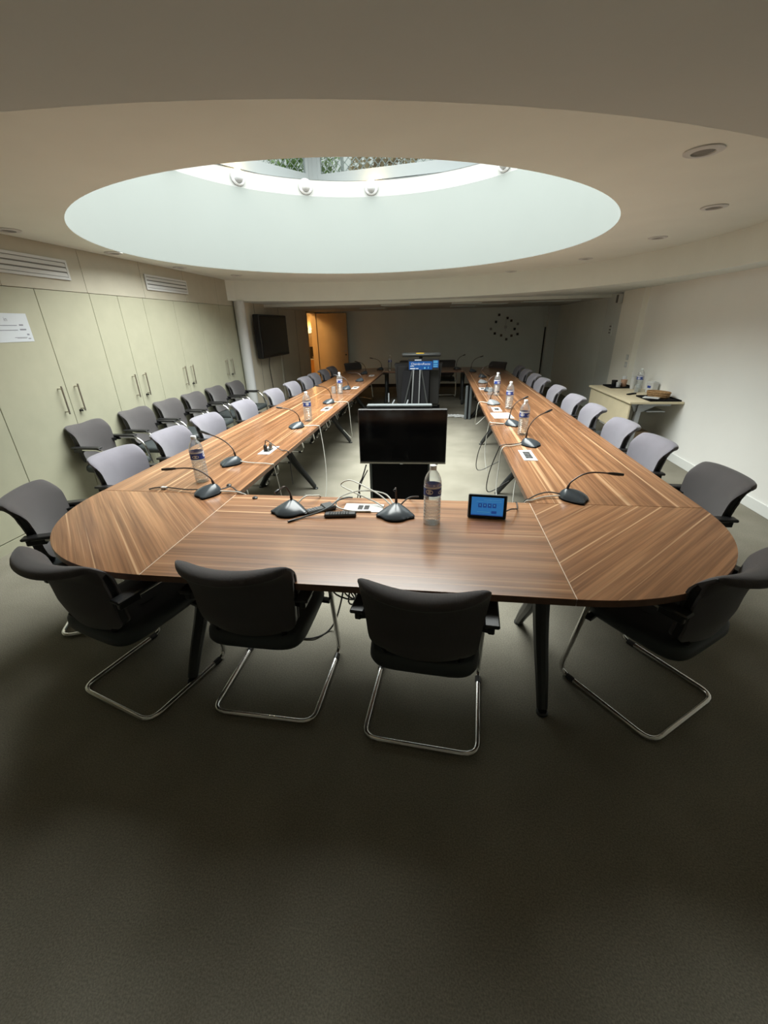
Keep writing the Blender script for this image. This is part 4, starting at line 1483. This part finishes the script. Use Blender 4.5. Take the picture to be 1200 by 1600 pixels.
it.box(-0.05, 0.015, -0.0042, -0.0036, 0.034, 0.036).box(-0.02, 0.07, -0.0042, -0.0036, 0.097, 0.099).box(-0.055, 0.07, -0.0042, -0.0036, 0.088, 0.0895)
it.xf(tilt).build('screen_lettering', 'cyan_txt', tb, smooth=0)
MB().add([(-0.06, 0.012, 0.002), (0.06, 0.012, 0.002), (0.06, 0.075, 0.0), (-0.06, 0.075, 0.0), (-0.06, 0.030, 0.085), (0.06, 0.030, 0.085)], [(0, 3, 2, 1), (2, 3, 4, 5), (0, 1, 5, 4), (0, 4, 3), (1, 2, 5)]).build('stand', 'black', tb, smooth=0)
MB().tube(curve_pts([(0.60 + 0.10, 0.69, 0.77), (0.735, 0.70, 0.785), (0.765, 0.73, 0.775), (0.79, 0.80, 0.748), (0.80, 0.89, 0.746), (0.80, 0.915, 0.70), (0.80, 0.92, 0.5)], 6), 0.0035, 6).build('cable', 'cable_k', tb, world=True)

rm = thing('remote_control', 'long black remote control lying on the front table', 'remote control', (-0.157, 0.64, TZ), math.radians(8))
MB().box(-0.085, 0.085, -0.024, 0.024, 0.0, 0.020, 0.006).build('case', 'black', rm, smooth=0)
for k in range(8):
    for j in range(3):
        x, y = -0.055 + k * 0.014, -0.012 + j * 0.012
        MB().box(x - 0.004, x + 0.004, y - 0.0035, y + 0.0035, 0.020, 0.0225, 0.001).build('button', 'graphite', rm, smooth=0)
rm2 = thing('remote_handset', 'angled dark handset with keypad between microphone and remote control', 'remote control', (-0.29, 0.70, TZ), math.radians(38))
MB().box(-0.075, 0.055, -0.026, 0.026, 0.0, 0.018, 0.006).build('case', 'graphite', rm2, smooth=0)
MB().box(0.02, 0.088, -0.042, 0.042, 0.0, 0.024, 0.007).build('head', 'graphite', rm2, smooth=0)
for k in range(4):
    for j in range(3):
        MB().box(-0.064 + k * 0.016, -0.054 + k * 0.016, -0.017 + j * 0.013, -0.009 + j * 0.013, 0.018, 0.0205, 0.001).build('button', 'mic_silver', rm2, smooth=0)
ac = thing('adapter_cable', 'short grey adapter cable curled over the handset on the front table', 'cable', (-0.30, 0.62, TZ))
MB().tube(curve_pts([(-0.385, 0.565, 0.746), (-0.34, 0.605, 0.748), (-0.27, 0.63, 0.765), (-0.225, 0.68, 0.775), (-0.20, 0.77, 0.775), (-0.16, 0.83, 0.77), (-0.13, 0.845, 0.765)], 7), 0.0048, 7).build('cord', 'alu', ac, world=True)
MB().tube([(-0.415, 0.538, 0.746), (-0.385, 0.565, 0.747)], 0.006, 7).build('plug', 'black', ac, world=True)

# paper on the right row
pr = thing('loose_paper', 'printed pale blue sheet of paper lying on the right row', 'paper', (1.045, 3.37, TZ), math.radians(3))
MB().box(-0.105, 0.105, -0.148, 0.148, 0.0005, 0.0015).build('sheet', 'paper', pr, smooth=0)
b = MB()
for k in range(6):
    y = -0.11 + k * 0.038
    b.quad((-0.085, y, 0.0018), (-0.01, y, 0.0018), (-0.01, y + 0.02, 0.0018), (-0.085, y + 0.02, 0.0018))
    b.quad((0.02, y, 0.0018), (0.08, y, 0.0018), (0.08, y + 0.012, 0.0018), (0.02, y + 0.012, 0.0018))
b.build('print', 'blueink', pr, smooth=0)

# ------------------------------------------------------------------ floor monitor in the middle
fm = thing('floor_monitor', 'black monitor on a black panel stand inside the table ring, turned off', 'monitor', (0.05, 2.10, 0), math.radians(2))
MB().box(-0.36, 0.37, -0.055, -0.015, 0.59, 1.05, 0.006).xf(Matrix.Translation((0, 0, 0))).build('casing', 'black', fm, smooth=0)
MB().box(-0.352, 0.362, -0.058, -0.054, 0.615, 1.043).build('screen', 'screen', fm, smooth=0)
MB().box(-0.36, 0.37, -0.060, -0.055, 0.590, 0.603).build('lower_trim', 'steel', fm, smooth=0)
MB().box(-0.015, 0.01, -0.062, -0.060, 0.586, 0.594).build('badge', 'white', fm, smooth=0)
MB().box(0.285, 0.305, -0.05, -0.03, 0.580, 0.59).build('sensor', 'black', fm, smooth=0)
MB().box(-0.265, 0.225, -0.012, 0.05, 0.03, 1.055, 0.004).build('panel', 'matblack', fm, smooth=0)
MB().box(-0.285, -0.265, -0.016, 0.055, 0.02, 1.06).box(0.225, 0.240, -0.016, 0.055, 0.02, 1.06).build('side_profile', 'alu', fm, smooth=0)
MB().box(-0.29, 0.245, -0.02, 0.058, 1.055, 1.075, 0.004).build('top_profile', 'alu', fm, smooth=0)
MB().box(-0.36, 0.32, -0.22, 0.24, 0.0, 0.025, 0.006).build('foot_plate', 'alu', fm, smooth=0)
MB().tube(curve_pts([(-0.27, 2.12, 0.55), (-0.30, 2.08, 0.45), (-0.33, 2.05, 0.36), (-0.32, 2.05, 0.15), (-0.36, 1.95, 0.02)], 6), 0.006, 6).tube(curve_pts([(-0.26, 2.12, 0.5), (-0.31, 2.06, 0.40), (-0.35, 2.02, 0.25), (-0.40, 1.9, 0.015)], 6), 0.005, 6).build('cable', 'cable_k', fm, world=True)

# ------------------------------------------------------------------ media stand at the far end
ms = thing('media_stand', 'black media stand with splayed struts and lit blue display near the far end', 'media stand', (-0.03, 6.75, 0))
MB().add([(-0.45, -0.05, 1.0), (0.42, -0.05, 1.0), (0.36, -0.05, 0.25), (-0.40, -0.05, 0.25), (-0.38, 0.22, 1.0), (0.36, 0.22, 1.0), (0.32, 0.22, 0.25), (-0.36, 0.22, 0.25)],
         [(0, 3, 2, 1), (4, 5, 6, 7), (0, 1, 5, 4), (3, 7, 6, 2), (0, 4, 7, 3), (1, 2, 6, 5)]).build('cabinet', 'black', ms, smooth=0)
MB().box(-0.40, -0.20, -0.09, -0.05, 0.30, 0.98, 0.01).build('door', 'black', ms, smooth=0)
MB().box(0.20, 0.38, -0.09, -0.05, 0.30, 0.98, 0.01).build('door', 'black', ms, smooth=0)
MB().box(-0.44, 0.40, 0.0, 0.15, 0.0, 0.25).build('plinth', 'matblack', ms, smooth=0)
MB().box(-0.46, 0.43, -0.03, 0.23, 1.0, 1.02).build('top', 'black', ms, smooth=0)
dsp = MB().box(-0.19, 0.37, -0.25, -0.20, 0.92, 1.12, 0.008).build('display_casing', 'black', ms, smooth=0)
MB().box(-0.17, 0.245, -0.254, -0.25, 0.935, 1.075).build('display', 'blue_scr', ms, smooth=0)
MB().box(0.255, 0.355, -0.254, -0.25, 0.965, 1.09).build('side_display', 'blue_scr', ms, smooth=0)
FR = lambda x, z: Matrix(((1, 0, 0, x), (0, 0, -1, 6.4935), (0, 1, 0, z), (0, 0, 0, 1)))
text_mesh('display_lettering', 'ChambreRecto', 0.056, 'tab_txt', FR(-0.165, 1.014), ms)
b = MB()
b.box(-0.15, -0.06, -0.256, -0.254, 0.945, 0.962).box(-0.05, 0.0, -0.256, -0.254, 0.947, 0.960).box(-0.15, -0.08, -0.256, -0.254, 0.990, 1.0).box(-0.07, 0.05, -0.256, -0.254, 1.09, 1.105)
b.build('display_print', 'tab_txt', ms, smooth=0)
b = MB()
for z in (0.98, 1.01, 1.045, 1.07):
    b.box(0.265, 0.34, -0.256, -0.254, z, z + 0.012)
b.box(0.10, 0.125, -0.256, -0.254, 0.95, 0.975).box(0.17, 0.18, -0.256, -0.254, 0.95, 0.985)
b.build('side_print', 'cyan_txt', ms, smooth=0)
sb = MB()
sb.tube([(-0.31, -0.12, 1.175), (-0.29, -0.12, 1.175), (0.37, -0.12, 1.175), (0.39, -0.12, 1.175)], [0.022, 0.032, 0.032, 0.022], 12)
sbo = sb.build('sound_bar', 'graphite', ms)
MB().box(-0.05, 0.09, -0.155, -0.10, 1.197, 1.211, 0.002).build('yellow_label', 'yellow', sbo, smooth=0)
MB().box(-0.30, 0.36, -0.14, -0.10, 1.203, 1.2075).build('top_trim', 'alu', sbo, smooth=0)
MB().box(0.0, 0.06, -0.10, 0.05, 1.0, 1.16).build('sound_bar_post', 'black', ms, smooth=0)
for (xa, xb_) in ((-0.10, -0.30), (-0.085, -0.11), (0.03, 0.02), (0.05, 0.24)):
    MB().obox((xa, -0.26, 0.93), (xb_, -0.62, 0.03), 0.022, 0.03).build('strut', 'graphite', ms, smooth=0)
for (xa, xb_) in ((-0.19, -0.20), (0.0, 0.0), (0.14, 0.13)):
    MB().add([(xa - 0.085, -0.24, 0.92), (xa + 0.06, -0.24, 0.92), (xb_ + 0.05, -0.58, 0.06), (xb_ - 0.12, -0.58, 0.06), (xa - 0.085, -0.22, 0.92), (xa + 0.06, -0.22, 0.92), (xb_ + 0.05, -0.55, 0.05), (xb_ - 0.12, -0.55, 0.05)],
             [(0, 3, 2, 1), (4, 5, 6, 7), (0, 1, 5, 4), (3, 7, 6, 2), (0, 4, 7, 3), (1, 2, 6, 5)]).build('panel', 'matblack', ms, smooth=0)
for (x0, x1) in ((-0.70, -0.53), (-0.20, -0.10), (0.0, 0.12)):
    MB().add([(x0, -0.95, 0.0), (x1, -0.95, 0.0), (x1, -0.62, 0.0), (x0 + 0.05, -0.62, 0.0), (x0 + 0.02, -0.93, 0.03), (x1 - 0.02, -0.93, 0.03), ((x0 + x1) / 2 + 0.03, -0.63, 0.38), ((x0 + x1) / 2, -0.63, 0.38)],
             [(0, 3, 2, 1), (4, 5, 6, 7), (0, 1, 5, 4), (1, 2, 6, 5), (2, 3, 7, 6), (3, 0, 4, 7)]).build('foot', 'graphite', ms, smooth=0)
for (a, c) in (((-0.46, -0.9, 0.35), (-0.40, -0.62, 0.46)), ((-0.19, -0.9, 0.35), (-0.16, -0.62, 0.46)), ((-0.69, -0.93, 0.02), (-0.59, -0.63, 0.39)), ((-0.52, -0.5, 0.40), (-0.52, -0.48, 0.56))):
    MB().obox(a, c, 0.022, 0.014).build('bright_bar', 'mic_silver', ms, smooth=0)
for x in (-0.45, -0.18):
    MB().obox((x, -0.75, 0.0), (x, -0.75, 0.40), 0.03, 0.03).build('bar_post', 'matblack', ms, smooth=0)
MB().obox((-0.52, -0.49, 0.0), (-0.52, -0.49, 0.42), 0.02, 0.02).build('bar_post', 'matblack', ms, smooth=0)

# upright aluminium profile stand beside the right row
ps = thing('panel_stand', 'two upright aluminium profiles of a folded panel beside the right row', 'stand', (0.905, 6.74, 0))
MB().box(-0.060, -0.016, -0.03, 0.03, 0.0, 0.62, 0.008).build('profile', 'alu', ps, smooth=0)
MB().box(0.016, 0.060, -0.03, 0.03, 0.0, 0.62, 0.008).build('profile', 'alu', ps, smooth=0)
MB().box(-0.016, 0.016, -0.015, 0.35, 0.02, 0.60).build('panel', 'matblack', ps, smooth=0)
# white cables and socket strip on the floor
fs_ = thing('socket_strip', 'white socket strip with tangled white cable on the carpet by the profiles', 'socket strip', (0.66, 7.0, 0))
MB().box(-0.12, 0.10, -0.03, 0.03, 0.0, 0.04, 0.006).build('case', 'white', fs_, smooth=0)
for k in range(3):
    MB().lathe([(0.02, 0.04), (0.02, 0.043)], (-0.08 + k * 0.06, 0, 0), 12).build('socket', 'greyslot', fs_)
pts = []
for k in range(60):
    a = k * 0.55
    pts.append((0.06 + 0.12 * math.cos(a) * (0.6 + 0.4 * math.sin(k * 1.3)) - 0.1 + k * 0.004, -0.08 + 0.06 * math.sin(a), 0.012 + 0.012 * (1 + math.sin(k * 0.9))))
MB().tube(pts, 0.007, 6).build('cable', 'white', fs_)
# black cable tangle under the front table, brown coil under the left row
tg = thing('cable_tangle', 'tangle of thin dark cables hanging under the front table', 'cables', (-0.08, 0.62, 0.0))
for k in range(7):
    b = MB()
    px = -0.16 + 0.04 * k
    b.tube(curve_pts([(px, 0.55, 0.66), (px + random.uniform(-.08, .08), 0.50, 0.52), (px + random.uniform(-.1, .1), 0.45, 0.38 + random.uniform(-.06, .06)), (px + random.uniform(-.12, .12), 0.52, 0.30), (px + random.uniform(-.1, .1), 0.60, 0.45), (px + 0.05, 0.62, 0.66)], 6), 0.0045, 6)
    b.build('cable', 'cable_k', tg, world=True)
MB().tube(curve_pts([(-0.10, 0.60, 0.66), (-0.16, 0.62, 0.3), (-0.24, 0.60, 0.03), (-0.34, 0.50, 0.008), (-0.5, 0.52, 0.008), (-0.62, 0.62, 0.008)], 8), 0.005, 6).build('cable', 'cable_k', tg, world=True)
bc = thing('cable_coil', 'brown cable coil on the carpet under the far left row', 'cable', (-1.0, 6.35, 0))
pts = [(0.13 * math.cos(k * 0.45) + 0.03 * math.sin(k * 0.9), 0.13 * math.sin(k * 0.45), 0.015 + k * 0.0021) for k in range(90)]
MB().tube(pts, 0.012, 6).build('coil', 'brown_cable', bc)
fl = thing('floor_cable', 'thin pale cable trailing on the carpet behind the front table at right', 'cable', (0.75, 0.55, 0))
MB().tube(curve_pts([(0.45, 0.62, 0.62), (0.50, 0.60, 0.3), (0.56, 0.62, 0.012), (0.66, 0.70, 0.008), (0.72, 0.85, 0.008), (0.80, 1.05, 0.008)], 8), 0.0045, 6).build('cord', 'cable_w', fl, world=True)
fl2 = thing('floor_cable', 'pale cable looping on the carpet under the first left table leg', 'cable', (-0.9, 1.6, 0))
MB().tube(curve_pts([(-0.84, 2.45, 0.008), (-0.80, 2.1, 0.008), (-0.86, 1.8, 0.008), (-0.98, 1.6, 0.008), (-0.95, 1.3, 0.008)], 8), 0.0045, 6).build('cord', 'cable_w', fl2, world=True)

# ------------------------------------------------------------------ side desk on the right
dk = thing('side_desk', 'pale maple side desk with grey legs against the right wall', 'desk', (3.03, 5.03, 0))
MB().box(-0.31, 0.315, -0.78, 0.80, 0.712, 0.74, 0.003).build('desktop', 'maple', dk, smooth=0)
MB().box(-0.285, -0.265, -0.72, 0.76, 0.32, 0.70, 0.002).build('modesty_panel', 'maple', dk, smooth=0)
for y in (-0.66, 0.68):
    l_ = MB()
    l_.obox((-0.18, y, 0.03), (-0.15, y, 0.69), 0.05, 0.10)
    l_.box(-0.25, 0.22, y - 0.03, y + 0.03, 0.675, 0.711, 0.005)
    l_.box(-0.26, 0.24, y - 0.03, y + 0.03, 0.0, 0.035, 0.008)
    l_.add([(-0.20, y - 0.02, 0.60), (-0.10, y - 0.02, 0.60), (0.06, y - 0.02, 0.68), (-0.24, y - 0.02, 0.68), (-0.20, y + 0.02, 0.60), (-0.10, y + 0.02, 0.60), (0.06, y + 0.02, 0.68), (-0.24, y + 0.02, 0.68)], [(0, 1, 2, 3), (7, 6, 5, 4), (0, 4, 5, 1), (1, 5, 6, 2), (2, 6, 7, 3), (3, 7, 4, 0)])
    l_.build('leg', 'deskleg', dk, smooth=0)
MB().box(-0.06, 0.16, -0.70, 0.70, 0.60, 0.615).build('cable_tray', 'deskleg', dk, smooth=0)
bx_ = thing('floor_box', 'brown cardboard box on the carpet under the side desk', 'box', (3.0, 4.75, 0))
MB().box(-0.16, 0.16, -0.2, 0.2, 0.0, 0.30, 0.004).build('carton', 'brownbox', bx_, smooth=0)
MB().box(-0.165, 0.165, -0.02, 0.02, 0.299, 0.302).build('tape', 'maple', bx_, smooth=0)


def tray(x, y, w, d, lab):
    t = thing('serving_tray', lab, 'tray', (x, y, TZ))
    MB().box(-w / 2, w / 2, -d / 2, d / 2, 0.0, 0.006).build('base', 'matblack', t, smooth=0)
    r = MB()
    r.box(-w / 2, w / 2, -d / 2, -d / 2 + 0.008, 0.004, 0.018).box(-w / 2, w / 2, d / 2 - 0.008, d / 2, 0.004, 0.018).box(-w / 2, -w / 2 + 0.008, -d / 2, d / 2, 0.004, 0.018).box(w / 2 - 0.008, w / 2, -d / 2, d / 2, 0.004, 0.018)
    r.build('rim', 'matblack', t, smooth=0)


tray(3.08, 5.62, 0.34, 0.34, 'black tray with cups at the far end of the side desk')
tray(3.14, 4.48, 0.36, 0.42, 'black tray under the wicker basket at the near end of the side desk')


def cup(x, y, z, r, h, mat, name, lab, cat, extra=None):
    c = thing(name, lab, cat, (x, y, z))
    MB().lathe([(r * 0.8, 0), (r * 0.85, 0.003), (r, h), (r * 0.92, h), (r * 0.76, 0.006)], n=20, capt=True).build('cup', mat, c)
    MB().lathe([(r * 0.96, h * 0.96), (r * 1.05, h * 0.97), (r * 1.05, h * 1.0), (r * 0.96, h * 1.0)], n=20, capb=False, capt=False).build('rim', mat, c)
    return c


cup(3.02, 5.64, TZ + 0.007, 0.042, 0.09, 'black', 'dark_cup', 'black cup at the left of the far tray', 'cup')
cup(3.05, 5.55, TZ + 0.007, 0.035, 0.07, 'white', 'white_cup', 'small white cup beside the black cup on the far tray', 'cup')
cup(3.14, 5.60, TZ + 0.007, 0.045, 0.10, 'cup_b', 'peach_cup', 'peach coloured cup on the far tray', 'cup')
c_ = cup(3.17, 5.68, TZ + 0.007, 0.030, 0.14, 'cap', 'milk_bottle', 'pale small bottle behind the peach cup', 'bottle')
st = thing('cup_stack', 'tall stack of white paper cups on the side desk', 'cups', (3.19, 5.40, TZ))
pr_ = [(0.030, 0.0)]
for k in range(12):
    z = 0.06 + k * 0.010
    pr_ += [(0.038, z), (0.041, z + 0.001), (0.041, z + 0.005), (0.038, z + 0.006)]
MB().lathe(pr_, n=20).build('cups', 'white', st)
MB().lathe([(0.030, 0.18), (0.026, 0.186)], n=16).build('lid', 'white', st)
bottle(3.17, 5.16, TZ, 'clear water bottle with blue label on the side desk', 2.2)
cup(3.11, 5.06, TZ, 0.036, 0.10, 'tumbler', 'clear_cup', 'clear plastic cup in front of the bottle on the side desk', 'cup')
tx = thing('tissue_pack', 'white pack with dark print on the side desk behind the basket', 'pack', (3.27, 4.98, TZ), math.radians(10))
MB().box(-0.045, 0.045, -0.07, 0.07, 0.0, 0.15, 0.008).build('box', 'white', tx, smooth=0)
MB().box(-0.047, -0.045, -0.035, 0.035, 0.07, 0.10).build('print', 'label', tx, smooth=0)
MB().box(-0.02, 0.02, -0.05, 0.05, 0.15, 0.16, 0.004).build('flap', 'greypaint', tx, smooth=0)
bk = thing('wicker_basket', 'oval brown wicker basket on the near black tray', 'basket', (3.17, 4.56, TZ + 0.007), math.radians(-60))
b = MB()
prof_ = [(0.80, 0.0), (0.90, 0.02), (0.97, 0.045), (1.0, 0.070), (1.02, 0.075), (0.97, 0.078), (0.90, 0.045), (0.80, 0.012)]
vs, fs = [], []
n = 28
for s, z in prof_:
    for k in range(n):
        a = 2 * PI * k / n
        vs.append((0.15 * s * math.cos(a), 0.095 * s * math.sin(a), z))
for r in range(len(prof_) - 1):
    for k in range(n):
        fs.append((r * n + k, r * n + (k + 1) % n, (r + 1) * n + (k + 1) % n, (r + 1) * n + k))
fs.append(tuple(range(n))[::-1])
fs.append(tuple((len(prof_) - 1) * n + k for k in range(n)))
b.add(vs, fs).build('bowl', 'wicker', bk)
for k in range(3):
    MB().tube([(0.152 * (0.93 + 0.03 * k) * math.cos(2 * PI * q / 28), 0.097 * (0.93 + 0.03 * k) * math.sin(2 * PI * q / 28), 0.022 + 0.022 * k) for q in range(28)], 0.005, 5, closed=True).build('band', 'wicker', bk)
np_ = thing('paper_napkin', 'white folded napkin on the near black tray', 'napkin', (3.035, 4.43, TZ + 0.0185), math.radians(-35))
MB().box(-0.09, 0.09, -0.05, 0.05, 0.0, 0.008, 0.002).build('fold', 'white', np_, smooth=0)
MB().box(-0.085, 0.088, -0.047, 0.044, 0.008, 0.013, 0.002).build('fold', 'white', np_, smooth=0)
pn = thing('black_pouch', 'small flat black object on the side desk beside the bottle', 'pouch', (2.97, 4.86, TZ), math.radians(35))
MB().box(-0.085, 0.085, -0.022, 0.022, 0.0, 0.016, 0.006).build('case', 'matblack', pn, smooth=0)
MB().box(0.04, 0.08, -0.018, 0.018, 0.016, 0.018, 0.001).build('flap', 'black', pn, smooth=0)

protos_unused = None
